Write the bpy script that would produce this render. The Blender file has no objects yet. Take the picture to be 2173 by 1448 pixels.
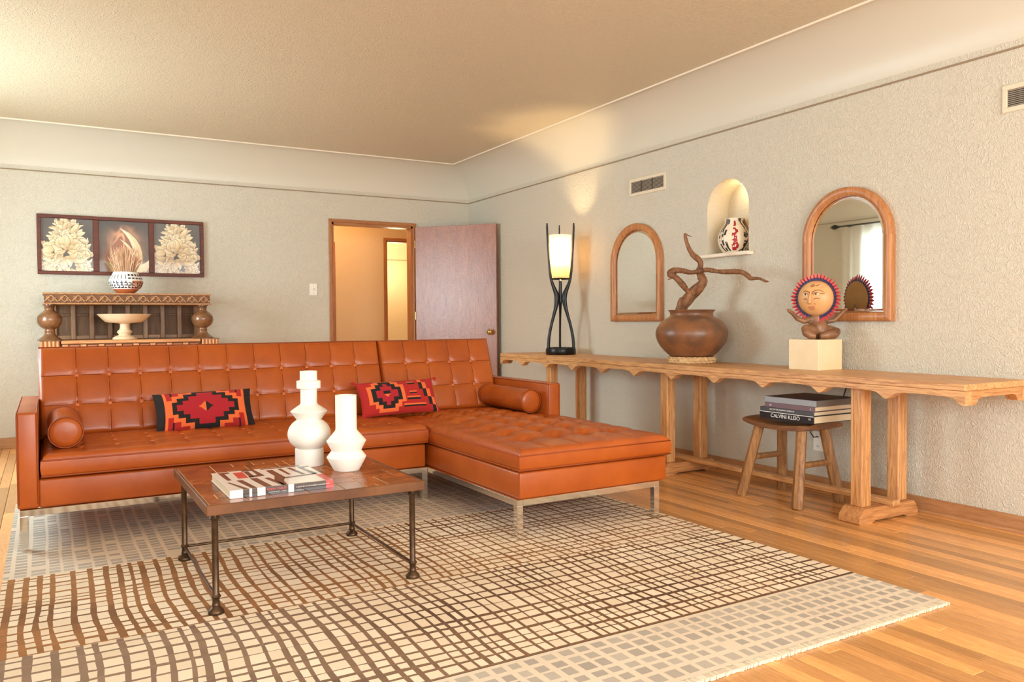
import bpy, bmesh, math, random
from mathutils import Vector, Matrix, noise
PI = math.pi
random.seed(7)
scene = bpy.context.scene
COL = scene.collection

# ------------------------------------------------------------------ camera, world, lights, exposure
F_PX, YAW, PITCH, ROLL, CAM_H = 1685.14, 0.528887, 0.0260639, 0.0071802, 1.035
cam = bpy.data.cameras.new('camera')
cam.sensor_width = 36.0
cam.lens = 36.0 * F_PX / 2173.0
cam.clip_start = 0.05
cam_ob = bpy.data.objects.new('camera', cam)
COL.objects.link(cam_ob)
fw = Vector((math.sin(YAW) * math.cos(PITCH), math.cos(YAW) * math.cos(PITCH), -math.sin(PITCH)))
rt = Vector((math.cos(YAW), -math.sin(YAW), 0))
dn = fw.cross(rt)
r2 = math.cos(ROLL) * rt + math.sin(ROLL) * dn
d2 = -math.sin(ROLL) * rt + math.cos(ROLL) * dn
cm = Matrix((r2, -d2, -fw)).transposed().to_4x4()
cm.translation = Vector((0, 0, CAM_H))
cam_ob.matrix_world = cm
scene.camera = cam_ob

scene.view_settings.view_transform = 'Standard'
scene.view_settings.look = 'None'
scene.view_settings.gamma = 1.0
scene.view_settings.use_curve_mapping = False
scene.view_settings.exposure = 0.08

world = bpy.data.worlds.new('sky')
scene.world = world
world.use_nodes = True
wn = world.node_tree
bg = wn.nodes['Background']
bg.inputs['Color'].default_value = (0.80, 0.90, 1.0, 1)
bg.inputs['Strength'].default_value = 2.0

def area(name, loc, direction, sx, sy, power, color):
    l = bpy.data.lights.new(name, 'AREA')
    l.shape = 'RECTANGLE'; l.size = sx; l.size_y = sy
    l.energy = power; l.color = color
    o = bpy.data.objects.new(name, l)
    COL.objects.link(o)
    o.location = loc
    o.rotation_euler = Vector(direction).to_track_quat('-Z', 'Y').to_euler()
    return o

def point(name, loc, power, color, radius=0.05):
    l = bpy.data.lights.new(name, 'POINT')
    l.energy = power; l.color = color; l.shadow_soft_size = radius
    o = bpy.data.objects.new(name, l)
    COL.objects.link(o); o.location = loc
    return o

# daylight through the window in the left wall; the near-left and front lights are added fill
area('left_window_daylight', (-1.36, 5.90, 1.45), (1, -0.22, -0.05), 1.3, 1.3, 142, (0.72, 0.92, 1.0))
area('near_left_added_fill', (-1.36, 0.5, 1.42), (1, 0.25, -0.05), 2.2, 1.3, 48, (0.74, 0.93, 1.0))
area('front_added_fill', (1.5, -2.42, 1.5), (0.05, 1, -0.02), 3.6, 1.6, 225, (0.94, 0.97, 0.95))
point('hall_lamp', (2.75, 8.45, 2.25), 19, (1.0, 0.64, 0.32), 0.08)
point('far_room_lamp', (4.05, 10.0, 1.7), 10, (1.0, 0.84, 0.58), 0.1)

# ------------------------------------------------------------------ helpers
def S(r, g, b):
    f = lambda c: (c / 12.92 if c <= 0.04045 else ((c + 0.055) / 1.055) ** 2.4)
    return (f(r / 255), f(g / 255), f(b / 255), 1.0)

def lerp(a, b, t): return a + (b - a) * t
def mixc(a, b, t): return tuple(lerp(x, y, t) for x, y in zip(a, b))

class Nodes:
    def __init__(s, name):
        s.m = bpy.data.materials.new(name); s.m.use_nodes = True
        s.t = s.m.node_tree; s.b = s.t.nodes['Principled BSDF']; s.out = s.t.nodes['Material Output']
    def n(s, typ, **kw):
        nd = s.t.nodes.new(typ)
        for k, v in kw.items(): setattr(nd, k, v)
        return nd
    def l(s, a, b): s.t.links.new(a, b)
    def coords(s, scale=(1, 1, 1), rnd=False):
        tc = s.n('ShaderNodeTexCoord'); mp = s.n('ShaderNodeMapping')
        mp.inputs['Scale'].default_value = scale
        s.l(tc.outputs['Object'], mp.inputs['Vector'])
        if rnd:
            oi = s.n('ShaderNodeObjectInfo'); mu = s.n('ShaderNodeVectorMath', operation='MULTIPLY')
            mu.inputs[1].default_value = (37, 53, 19)
            s.l(oi.outputs['Random'], mu.inputs[0]); s.l(mu.outputs[0], mp.inputs['Location'])
        return mp.outputs['Vector']
    def noise(s, vec, scale, detail=3, rough=0.55, dist=0.0):
        nt = s.n('ShaderNodeTexNoise')
        nt.inputs['Scale'].default_value = scale; nt.inputs['Detail'].default_value = detail
        nt.inputs['Roughness'].default_value = rough; nt.inputs['Distortion'].default_value = dist
        s.l(vec, nt.inputs['Vector'])
        return nt.outputs['Fac']
    def ramp(s, fac, stops):
        r = s.n('ShaderNodeValToRGB'); e = r.color_ramp.elements
        e[0].position, e[0].color = stops[0]; e[1].position, e[1].color = stops[-1]
        for p, c in stops[1:-1]:
            x = e.new(p); x.color = c
        s.l(fac, r.inputs['Fac'])
        return r.outputs['Color']
    def bump(s, height, strength, dist):
        b = s.n('ShaderNodeBump'); b.inputs['Strength'].default_value = strength; b.inputs['Distance'].default_value = dist
        s.l(height, b.inputs['Height']); s.l(b.outputs['Normal'], s.b.inputs['Normal'])
    def set(s, **kw):
        for k, v in kw.items(): s.b.inputs[k.replace('_', ' ')].default_value = v

def plain(name, color, rough=0.5, metal=0.0, bump=None, vary=None, coat=0.0, spec=0.5):
    n = Nodes(name); n.set(Base_Color=color, Roughness=rough, Metallic=metal)
    n.b.inputs['Coat Weight'].default_value = coat
    n.b.inputs['Specular IOR Level'].default_value = spec
    v = n.coords()
    if vary:
        sc, c2 = vary
        f = n.noise(v, sc, 4); n.l(n.ramp(f, [(0.35, color), (0.68, c2)]), n.b.inputs['Base Color'])
    if bump:
        sc, st, d = bump
        n.bump(n.noise(v, sc, 3), st, d)
    return n.m

def wood(name, c1, c2, axis=1, scale=6.0, stretch=14.0, rough=0.4, rnd=True, tint=0.0, coat=0.0, contrast=(0.36, 0.66), bump=0.15):
    n = Nodes(name)
    sc = [stretch] * 3; sc[axis] = 1.0
    v = n.coords([x * scale / 6.0 for x in sc], rnd)
    f = n.noise(v, scale, 5, 0.6, 1.2)
    f2 = n.noise(v, scale * 4, 3, 0.6)
    mx = n.n('ShaderNodeMath', operation='MULTIPLY_ADD'); mx.inputs[1].default_value = 0.72
    m2 = n.n('ShaderNodeMath', operation='MULTIPLY'); m2.inputs[1].default_value = 0.28
    n.l(f2, m2.inputs[0]); n.l(f, mx.inputs[0]); n.l(m2.outputs[0], mx.inputs[2])
    col = n.ramp(mx.outputs[0], [(contrast[0], c2), (contrast[1], c1)])
    if tint > 0:
        oi = n.n('ShaderNodeObjectInfo'); mr = n.n('ShaderNodeMapRange')
        mr.inputs['To Min'].default_value = 1.0 - tint; mr.inputs['To Max'].default_value = 1.0 + tint * 0.5
        n.l(oi.outputs['Random'], mr.inputs['Value'])
        mu = n.n('ShaderNodeVectorMath', operation='SCALE')
        n.l(col, mu.inputs[0]); n.l(mr.outputs[0], mu.inputs['Scale']); col = mu.outputs[0]
    n.l(col, n.b.inputs['Base Color'])
    n.set(Roughness=rough); n.b.inputs['Coat Weight'].default_value = coat; n.b.inputs['Coat Roughness'].default_value = 0.12
    if bump: n.bump(mx.outputs[0], bump, 0.002)
    return n.m

def plaster(name, color, rough=0.5, strokes=26.0, strength=0.5, dist=0.004, spec=0.4):
    n = Nodes(name); v = n.coords()
    f = n.noise(v, strokes, 2, 0.5, 1.6)
    a = n.n('ShaderNodeMath', operation='SUBTRACT'); a.inputs[1].default_value = 0.5
    b = n.n('ShaderNodeMath', operation='ABSOLUTE'); c = n.n('ShaderNodeMath', operation='MULTIPLY'); c.inputs[1].default_value = 4.0
    c.use_clamp = True
    n.l(f, a.inputs[0]); n.l(a.outputs[0], b.inputs[0]); n.l(b.outputs[0], c.inputs[0])
    n.bump(c.outputs[0], strength, dist)
    n.set(Base_Color=color, Roughness=rough); n.b.inputs['Specular IOR Level'].default_value = spec
    return n.m

def vcol(name, rough=0.7, fibre=0.0, scale=300.0, bump=0.0, bdist=0.001, coat=0.0):
    n = Nodes(name); at = n.n('ShaderNodeAttribute'); at.attribute_name = 'Col'
    col = at.outputs['Color']
    if fibre > 0:
        v = n.coords(); f = n.noise(v, scale, 3, 0.6)
        mr = n.n('ShaderNodeMapRange'); mr.inputs['To Min'].default_value = 1 - fibre; mr.inputs['To Max'].default_value = 1 + fibre
        n.l(f, mr.inputs['Value'])
        mu = n.n('ShaderNodeVectorMath', operation='SCALE'); n.l(col, mu.inputs[0]); n.l(mr.outputs[0], mu.inputs['Scale']); col = mu.outputs[0]
        if bump: n.bump(f, bump, bdist)
    n.l(col, n.b.inputs['Base Color']); n.set(Roughness=rough); n.b.inputs['Coat Weight'].default_value = coat
    return n.m

class MB:
    """collects faces, then links them as one mesh object"""
    def __init__(s): s.v = []; s.f = []; s.c = []
    def add(s, vs, fs, col=None):
        o = len(s.v); s.v += [tuple(p) for p in vs]
        for i, f in enumerate(fs):
            s.f.append(tuple(o + k for k in f))
            s.c.append(col[i] if isinstance(col, list) else col)
        return s
    def box(s, x0, x1, y0, y1, z0, z1, b=0.0, M=None, col=None):
        if b <= 0:
            vs = [(x, y, z) for z in (z0, z1) for y in (y0, y1) for x in (x0, x1)]
            fs = [(0, 2, 3, 1), (4, 5, 7, 6), (0, 1, 5, 4), (2, 6, 7, 3), (0, 4, 6, 2), (1, 3, 7, 5)]
        else:
            vs = []; idx = {}
            for i, x in enumerate((x0, x1)):
                for j, y in enumerate((y0, y1)):
                    for k, z in enumerate((z0, z1)):
                        sx, sy, sz = (1 - 2 * i) * b, (1 - 2 * j) * b, (1 - 2 * k) * b
                        idx[i, j, k] = len(vs)
                        vs += [(x, y + sy, z + sz), (x + sx, y, z + sz), (x + sx, y + sy, z)]
            X = lambda i, j, k: idx[i, j, k]; Y = lambda i, j, k: idx[i, j, k] + 1; Z = lambda i, j, k: idx[i, j, k] + 2
            fs = [(X(0,0,0),X(0,0,1),X(0,1,1),X(0,1,0)), (X(1,0,0),X(1,1,0),X(1,1,1),X(1,0,1)),
                  (Y(0,0,0),Y(1,0,0),Y(1,0,1),Y(0,0,1)), (Y(0,1,0),Y(0,1,1),Y(1,1,1),Y(1,1,0)),
                  (Z(0,0,0),Z(0,1,0),Z(1,1,0),Z(1,0,0)), (Z(0,0,1),Z(1,0,1),Z(1,1,1),Z(0,1,1))]
            for k in (0, 1):
                for i in (0, 1): fs.append((X(i,0,k),X(i,1,k),Z(i,1,k),Z(i,0,k)))
                for j in (0, 1): fs.append((Y(0,j,k),Y(1,j,k),Z(1,j,k),Z(0,j,k)))
            for i in (0, 1):
                for j in (0, 1): fs.append((X(i,j,0),X(i,j,1),Y(i,j,1),Y(i,j,0)))
            for key in idx: fs.append((idx[key], idx[key]+1, idx[key]+2))
        if M is not None: vs = [M @ Vector(p) for p in vs]
        return s.add(vs, fs, col)
    def rbox(s, x0, x1, y0, y1, z0, z1, r=0.01, seg=3, M=None):
        bm = bmesh.new(); bmesh.ops.create_cube(bm, size=1.0)
        for p in bm.verts:
            p.co = Vector(((x0 + x1) / 2 + p.co.x * (x1 - x0), (y0 + y1) / 2 + p.co.y * (y1 - y0), (z0 + z1) / 2 + p.co.z * (z1 - z0)))
        bmesh.ops.bevel(bm, geom=bm.edges[:], offset=r, segments=seg, profile=0.5, affect='EDGES')
        bm.verts.index_update()
        vs = [(M @ p.co) if M is not None else p.co.copy() for p in bm.verts]
        fs = [[q.index for q in f.verts] for f in bm.faces]
        bm.free(); return s.add(vs, fs)
    def lathe(s, prof, c=(0, 0, 0), n=32, M=None, cap=True, col=None, ang=(0, 2 * PI)):
        full = abs(ang[1] - ang[0] - 2 * PI) < 1e-6
        m = n if full else n + 1
        vs = []
        for r, z in prof:
            for k in range(m):
                a = ang[0] + (ang[1] - ang[0]) * k / n
                p = Vector((r * math.cos(a), r * math.sin(a), z))
                if M is not None: p = M @ p
                vs.append((p.x + c[0], p.y + c[1], p.z + c[2]))
        fs = []; cl = []
        for i in range(len(prof) - 1):
            for k in range(n):
                k2 = (k + 1) % m
                fs.append((i * m + k, i * m + k2, (i + 1) * m + k2, (i + 1) * m + k))
                cl.append(col[i] if isinstance(col, list) else col)
        if cap and full:
            if prof[0][0] > 1e-5: fs.append(tuple(range(m - 1, -1, -1))); cl.append(cl[0])
            if prof[-1][0] > 1e-5: fs.append(tuple(range((len(prof) - 1) * m, len(prof) * m))); cl.append(cl[-1])
        return s.add(vs, fs, cl)
    def tube(s, pts, rad, n=8, caps=True, flat=1.0, up=None, closed=False, col=None):
        pts = [Vector(p) for p in pts]; N = len(pts)
        if not isinstance(rad, (list, tuple)): rad = [rad] * N
        tg = []
        for i in range(N):
            a = pts[(i - 1) % N] if (closed or i > 0) else pts[i]
            b = pts[(i + 1) % N] if (closed or i < N - 1) else pts[i]
            t = (b - a); tg.append(t.normalized() if t.length > 1e-9 else Vector((0, 0, 1)))
        u = Vector(up) if up else (Vector((0, 0, 1)) if abs(tg[0].z) < 0.9 else Vector((1, 0, 0)))
        vs = []
        for i in range(N):
            u = (u - tg[i] * u.dot(tg[i]))
            u = u.normalized() if u.length > 1e-6 else tg[i].orthogonal().normalized()
            w = tg[i].cross(u)
            for k in range(n):
                a = 2 * PI * k / n
                vs.append(pts[i] + u * (math.cos(a) * rad[i] * flat) + w * (math.sin(a) * rad[i]))
        fs = []
        for i in range(N if closed else N - 1):
            j = (i + 1) % N
            for k in range(n):
                k2 = (k + 1) % n; fs.append((i * n + k, i * n + k2, j * n + k2, j * n + k))
        if caps and not closed:
            fs.append(tuple(range(n - 1, -1, -1))); fs.append(tuple(range((N - 1) * n, N * n)))
        return s.add(vs, fs, col)
    def prism(s, poly, axis, a0, a1, M=None, col=None):
        n = len(poly); vs = []
        for a in (a0, a1):
            for p, q in poly:
                v = {0: (a, p, q), 1: (p, a, q), 2: (p, q, a)}[axis]
                vs.append(M @ Vector(v) if M is not None else v)
        fs = [(k, (k + 1) % n, n + (k + 1) % n, n + k) for k in range(n)] + [tuple(range(n - 1, -1, -1)), tuple(range(n, 2 * n))]
        return s.add(vs, fs, col)
    def grid(s, fn, us, vs_, col=None):
        nu, nv = len(us), len(vs_)
        vs = [fn(u, v) for v in vs_ for u in us]
        fs = [(j * nu + i, j * nu + i + 1, (j + 1) * nu + i + 1, (j + 1) * nu + i) for j in range(nv - 1) for i in range(nu - 1)]
        cl = None
        if col: cl = [col((us[i] + us[i + 1]) / 2, (vs_[j] + vs_[j + 1]) / 2) for j in range(nv - 1) for i in range(nu - 1)]
        return s.add(vs, fs, cl)
    def ell(s, c, r, M=None, n=16, m=10, col=None):
        prof = [(math.sin(PI * i / m), -math.cos(PI * i / m)) for i in range(m + 1)]
        prof[0] = (0.0, -1.0); prof[-1] = (0.0, 1.0)
        T = Matrix.Translation(Vector(c)) @ (M.to_4x4() if M is not None else Matrix.Identity(4)) @ Matrix.Diagonal((r[0], r[1], r[2], 1))
        return s.lathe(prof, n=n, M=T, cap=False, col=col)
    def build(s, name, mat, parent=None, smooth=None, w=True, fixn=True):
        vs = s.v
        if parent is not None and w:
            R = root_matrix(parent).inverted(); vs = [R @ Vector(p) for p in vs]
        me = bpy.data.meshes.new(name); me.from_pydata(vs, [], s.f)
        if any(c is not None for c in s.c):
            at = me.color_attributes.new('Col', 'FLOAT_COLOR', 'CORNER'); buf = []
            for f, c in zip(s.f, s.c):
                cc = c if c is not None else (1, 1, 1, 1)
                buf += list(cc) * len(f)
            at.data.foreach_set('color', buf)
        if fixn:
            bm = bmesh.new(); bm.from_mesh(me); bmesh.ops.recalc_face_normals(bm, faces=bm.faces[:]); bm.to_mesh(me); bm.free()
        if smooth is not None:
            me.polygons.foreach_set('use_smooth', [True] * len(me.polygons))
            me.set_sharp_from_angle(angle=math.radians(smooth))
        me.materials.append(mat)
        o = bpy.data.objects.new(name, me); COL.objects.link(o)
        if parent is not None: o.parent = parent
        return o

def root_matrix(o):
    while o.parent is not None: o = o.parent
    return Matrix.Translation(o.location) @ o.rotation_euler.to_matrix().to_4x4()

def tag(o, label=None, cat=None, group=None, kind=None):
    if label: o['label'] = label
    if cat: o['category'] = cat
    if group: o['group'] = group
    if kind: o['kind'] = kind
    return o

def thing(name, label, cat, loc, rz=0.0, group=None):
    o = bpy.data.objects.new(name, None); COL.objects.link(o)
    o.location = loc; o.rotation_euler = (0, 0, rz); o.empty_display_size = 0.1
    return tag(o, label, cat, group)

def inst(src, name, parent, loc, rot=(0, 0, 0), scale=(1, 1, 1)):
    o = src.copy(); o.name = name; COL.objects.link(o)
    o.parent = parent; o.location = loc; o.rotation_euler = rot; o.scale = scale
    return o

def struct(o): o['kind'] = 'structure'; return o

def text_mb(txt, size, T, depth=0.0003):
    """letters as a thin mesh; T maps (x right, y up, z out) to the world"""
    cu = bpy.data.curves.new('letters', 'FONT'); cu.body = txt; cu.size = size; cu.extrude = depth; cu.resolution_u = 3
    ob = bpy.data.objects.new('letters', cu); COL.objects.link(ob)
    dg = bpy.context.evaluated_depsgraph_get()
    ev = ob.evaluated_get(dg); me = ev.to_mesh()
    mb = MB(); mb.add([T @ p.co for p in me.vertices], [tuple(p.vertices) for p in me.polygons])
    ev.to_mesh_clear(); bpy.data.objects.remove(ob); bpy.data.curves.remove(cu)
    return mb

# ------------------------------------------------------------------ materials
WALLC = S(211, 202, 184)
m_wall = plaster('wall_plaster', WALLC, 0.5, 40, 0.62, 0.0045)
m_ceil = plaster('ceiling_plaster', S(214, 198, 168), 0.40, 40, 0.62, 0.005)
m_cove = plain('cove_paint', S(214, 206, 188), 0.38, bump=(40, 0.06, 0.003))
m_line = plain('cove_line_shadow_gap', S(150, 128, 98), 0.6)  # brown colour stands in for the shade in the gap under the cove
m_bead = plain('bead_paint', S(240, 226, 204), 0.35)
m_hall = plaster('hall_plaster', S(226, 196, 150), 0.5, 24, 0.3, 0.004)
m_base = wood('baseboard_oak', S(196, 146, 100), S(166, 112, 70), 1, 5, 16, 0.38)
m_basex = wood('baseboard_oak_back', S(196, 146, 100), S(166, 112, 70), 0, 5, 16, 0.38)
m_trim = wood('door_trim_fir', S(190, 126, 72), S(150, 88, 44), 2, 5, 16, 0.35)
m_trimx = wood('door_trim_fir_head', S(190, 126, 72), S(150, 88, 44), 0, 5, 16, 0.35)
m_plank = wood('floor_oak', S(244, 182, 112), S(204, 134, 72), 1, 7, 16, 0.30, True, 0.42, coat=0.2, contrast=(0.30, 0.64), bump=0.06)
m_sub = plain('subfloor', S(120, 70, 34), 0.5)
m_oak = wood('console_oak', S(222, 168, 112), S(160, 102, 56), 1, 5, 18, 0.42, contrast=(0.34, 0.56), bump=0.25)
m_oakz = wood('console_oak_upright', S(220, 162, 104), S(160, 100, 52), 2, 5, 18, 0.42, contrast=(0.34, 0.56), bump=0.25)
m_oakx = wood('console_oak_cross', S(210, 150, 94), S(152, 94, 50), 0, 5, 18, 0.45, contrast=(0.34, 0.58), bump=0.25)
m_pine = wood('mirror_frame_pine', S(204, 142, 88), S(164, 100, 56), 2, 4, 14, 0.38)
m_mirror = plain('mirror_silver', (0.86, 0.88, 0.86, 1), 0.02, 1.0)
m_bevel = plain('mirror_bevel', (0.92, 0.95, 0.95, 1), 0.05, 1.0)

def leather():
    n = Nodes('cognac_leather'); v = n.coords()
    f = n.noise(v, 4.0, 4, 0.6); col = n.ramp(f, [(0.3, S(160, 72, 20)), (0.7, S(184, 90, 27))])
    n.l(col, n.b.inputs['Base Color'])
    n.set(Roughness=0.34); n.b.inputs['Specular IOR Level'].default_value = 0.45
    g = n.noise(v, 260.0, 2, 0.5); h = n.noise(v, 16.0, 3, 0.5)
    ad = n.n('ShaderNodeMath', operation='MULTIPLY_ADD'); ad.inputs[1].default_value = 0.12
    n.l(g, ad.inputs[0]); n.l(h, ad.inputs[2]); n.bump(ad.outputs[0], 0.22, 0.004)
    return n.m
m_leather = leather()
m_piping = plain('leather_piping', S(150, 66, 24), 0.45, spec=0.3)
m_seam = plain('leather_seam', S(104, 40, 12), 0.6, spec=0.2)
m_button = plain('leather_button', S(196, 104, 56), 0.35)
m_chrome = plain('chrome', (0.80, 0.78, 0.74, 1), 0.09, 1.0)
m_rug = vcol('rug_wool', 0.95, 0.16, 420, 0.5, 0.004)
m_kilim = vcol('kilim_wool', 0.95, 0.12, 500, 0.3, 0.001)
m_iron = plain('bronzed_iron', S(74, 56, 42), 0.38, 0.75, vary=(20, S(104, 80, 58)))
m_copperedge = plain('table_edge', S(124, 78, 44), 0.42, 0.0, vary=(8, S(96, 58, 32)), spec=0.35)
m_grout = plain('tile_grout', S(232, 184, 128), 0.6)
def tilem():
    n = Nodes('glazed_tile'); v = n.coords((1, 1, 1), True)
    f = n.noise(v, 9, 4, 0.6, 2.0); oi = n.n('ShaderNodeObjectInfo')
    c = n.ramp(f, [(0.3, S(120, 62, 30)), (0.55, S(154, 86, 42)), (0.75, S(180, 112, 60))])
    mr = n.n('ShaderNodeMapRange'); mr.inputs['To Min'].default_value = 0.72; mr.inputs['To Max'].default_value = 1.2
    n.l(oi.outputs['Random'], mr.inputs['Value'])
    mu = n.n('ShaderNodeVectorMath', operation='SCALE'); n.l(c, mu.inputs[0]); n.l(mr.outputs[0], mu.inputs['Scale'])
    n.l(mu.outputs[0], n.b.inputs['Base Color']); n.set(Roughness=0.2); n.b.inputs['Specular IOR Level'].default_value = 0.35
    return n.m
m_tile = tilem()
m_white = plain('matte_white_ceramic', S(246, 240, 230), 0.6, bump=(60, 0.04, 0.002))
m_black = plain('lamp_black_lacquer', S(14, 12, 12), 0.34, spec=0.35)
m_clay = plain('burnished_clay', S(144, 92, 56), 0.36, vary=(7, S(96, 68, 50)), bump=(18, 0.12, 0.004))
m_straw = plain('woven_straw', S(222, 184, 134), 0.75, vary=(40, S(180, 136, 86)))
def drift():
    n = Nodes('driftwood'); v = n.coords((1, 1, 0.25)); f = n.noise(v, 42, 5, 0.65, 1.0)
    n.l(n.ramp(f, [(0.3, S(88, 50, 26)), (0.55, S(138, 90, 54)), (0.75, S(172, 122, 80))]), n.b.inputs['Base Color'])
    n.set(Roughness=0.6); n.bump(f, 0.6, 0.008); return n.m
m_drift = drift()
m_stone = plain('cream_limestone', S(240, 218, 178), 0.45, vary=(5, S(232, 204, 158)))
m_stool = wood('stool_elm', S(182, 132, 84), S(112, 72, 40), 2, 5, 10, 0.32, contrast=(0.3, 0.66), bump=0.4)
m_seat = wood('stool_seat_elm', S(140, 92, 56), S(92, 58, 32), 1, 5, 10, 0.32, contrast=(0.3, 0.66), bump=0.3)
def doorm():
    n = Nodes('door_mahogany'); v = n.coords((3.0, 3.0, 0.6)); f = n.noise(v, 6, 5, 0.6, 1.0)
    n.l(n.ramp(f, [(0.3, S(146, 88, 62)), (0.7, S(170, 108, 78))]), n.b.inputs['Base Color'])
    n.set(Roughness=0.30); n.b.inputs['Coat Weight'].default_value = 0.5; n.b.inputs['Coat Roughness'].default_value = 0.34
    g = n.noise(n.coords((1, 1, 0.6)), 40, 2, 0.5, 1.5); n.bump(g, 0.35, 0.004)
    return n.m
m_door = doorm()
m_brass = plain('brass', S(206, 172, 106), 0.2, 1.0)
m_ventp = plain('vent_paint', S(226, 210, 184), 0.45)
m_ventd = plain('vent_dark', S(70, 58, 48), 0.8)
m_slat = plain('vent_slat', S(186, 172, 156), 0.5)
m_plate = plain('white_plastic', S(244, 238, 226), 0.35)
m_cord = plain('black_rubber', S(24, 22, 22), 0.5)
m_frame = wood('picture_frame_mahogany', S(116, 50, 26), S(76, 30, 14), 0, 5, 14, 0.5, bump=0)
m_print = vcol('printed_paper', 0.35, coat=0.3)
m_oldoak = wood('cabinet_oak', S(164, 116, 70), S(114, 74, 42), 0, 5, 14, 0.4)
m_oldoakz = wood('cabinet_oak_upright', S(172, 122, 74), S(122, 82, 48), 2, 5, 14, 0.42)
m_oldpanel = wood('cabinet_dark_panel', S(122, 86, 52), S(90, 60, 36), 2, 5, 10, 0.6)
m_turned = plain('turned_walnut', S(144, 98, 64), 0.25, vary=(14, S(104, 68, 42)), coat=0.4)
m_carve = plain('carved_oak', S(188, 134, 84), 0.45, vary=(60, S(150, 102, 62)))
m_carved = plain('carved_ground', S(112, 70, 40), 0.6)
m_lightoak = wood('cabinet_light_oak', S(226, 164, 106), S(186, 118, 66), 0, 5, 12, 0.42)
m_lightoakz = wood('cabinet_light_oak_upright', S(230, 170, 112), S(188, 116, 64), 2, 6, 12, 0.42)
m_redblock = wood('cabinet_red_panel', S(196, 122, 80), S(164, 94, 58), 0, 5, 12, 0.42)
m_alab = plain('alabaster', S(238, 212, 178), 0.4, vary=(6, S(226, 194, 154)))
m_paint = vcol('painted_pottery', 0.45, 0.04, 60)
m_grass = plain('dried_grass', S(236, 200, 164), 0.8, vary=(90, S(212, 160, 124)))
m_sunclay = plain('sun_face_clay', S(226, 174, 118), 0.42, vary=(9, S(214, 156, 100)))
m_sunback = plain('sun_back_clay', S(176, 128, 66), 0.5, vary=(6, S(158, 110, 56)))
m_sunring = plain('sun_blue_ring', S(58, 50, 84), 0.5)
m_ray = vcol('sun_ray_paint', 0.5, 0.05, 80)
m_body = plain('figurine_clay', S(150, 104, 68), 0.4, vary=(11, S(98, 66, 46)))
m_mark = plain('brown_paint', S(132, 84, 50), 0.6)
m_lip = plain('lip_paint', S(196, 116, 84), 0.45)
m_eye = plain('eye_white', S(236, 220, 196), 0.4)
m_pupil = plain('eye_black', S(30, 22, 20), 0.3)
m_paper = plain('book_pages', S(226, 204, 168), 0.8, bump=(200, 0.2, 0.001))
m_inkwhite = plain('white_ink', S(232, 230, 226), 0.5)
m_inkred = plain('red_ink', S(226, 84, 84), 0.5)
m_cover = vcol('printed_cover', 0.22, coat=0.5)

# ------------------------------------------------------------------ room shell
XW, YB, XL, YF = 4.005, 7.783, -1.20, -2.50
ZC, ZV, RC = 2.66, 2.32, 0.34
DX0, DX1, DZ = 2.469, 3.345, 2.03          # door opening
NY0, NY1, NZ0, NZT = 3.747, 4.128, 1.48, 1.985   # niche

floor = struct(MB().box(XL - 0.1, XW + 0.3, YF, 12.2, -0.06, -0.014).build('floor', m_sub))
# strip oak: every board in view is its own plank
PW = 0.0572
inR = lambda x, y, z: None
Mi = Matrix((r2, d2, fw))
def project(p):
    q = Mi @ (Vector(p) - Vector((0, 0, CAM_H)))
    if q.z < 0.1: return (-9999, -9999)
    return (1086.5 + F_PX * q.x / q.z, 724 + F_PX * q.y / q.z)
rest = MB()
def plank_mb(mb, x0, x1, y0, y1):
    g = 0.0008; b = 0.0016
    vs = [(x0 + g, y0 + g, -0.014), (x1 - g, y0 + g, -0.014), (x1 - g, y1 - g, -0.014), (x0 + g, y1 - g, -0.014),
          (x0 + g, y0 + g, -b), (x1 - g, y0 + g, -b), (x1 - g, y1 - g, -b), (x0 + g, y1 - g, -b),
          (x0 + g + b, y0 + g + b, 0), (x1 - g - b, y0 + g + b, 0), (x1 - g - b, y1 - g - b, 0), (x0 + g + b, y1 - g - b, 0)]
    fs = [(8, 9, 10, 11)]
    for a in (0, 4):
        for k in range(4): fs.append((a + k, a + (k + 1) % 4, a + 4 + (k + 1) % 4, a + 4 + k))
    return mb.add(vs, fs)
rp = random.Random(11)
nx = int((XW - XL) / PW) + 1
nplank = 0
for i in range(nx):
    x1 = XW - i * PW; x0 = x1 - PW
    if x1 < XL: break
    y = YF + rp.uniform(0, 0.8)
    y_prev = YF
    while y_prev < YB:
        y_n = min(YB, y)
        if YB - y_n < 0.25: y_n = YB
        xm = (x0 + x1) / 2
        vis = False
        for k in range(9):
            yy = lerp(y_prev, y_n, k / 8)
            px, py = project((xm, yy, 0))
            if -20 < px < 2200 and 700 < py < 1475 and not (-0.15 < xm < 2.74 and 1.68 < yy < 5.25):
                if yy < 5.4 or xm < 0.1 or xm > 3.0: vis = True; break
        if vis and nplank < 296:
            plank_mb(MB(), x0, x1, y_prev, y_n).build('plank', m_plank, floor, fixn=False); nplank += 1
        else: plank_mb(rest, x0, x1, y_prev, y_n)
        y_prev = y_n; y = y_n + rp.uniform(0.55, 1.7)
o = rest.build("remaining_planks", m_plank, floor, fixn=False); o['kind'] = 'stuff'
MB().box(XL, XW + 0.3, YB, 12.2, -0.014, 0.0).build('hall_boards', m_plank, floor)

ceiling = struct(MB().box(XL - 0.1, XW + 0.1, YF - 0.1, YB + 0.12, ZC, ZC + 0.08).build('ceiling', m_ceil))

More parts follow.
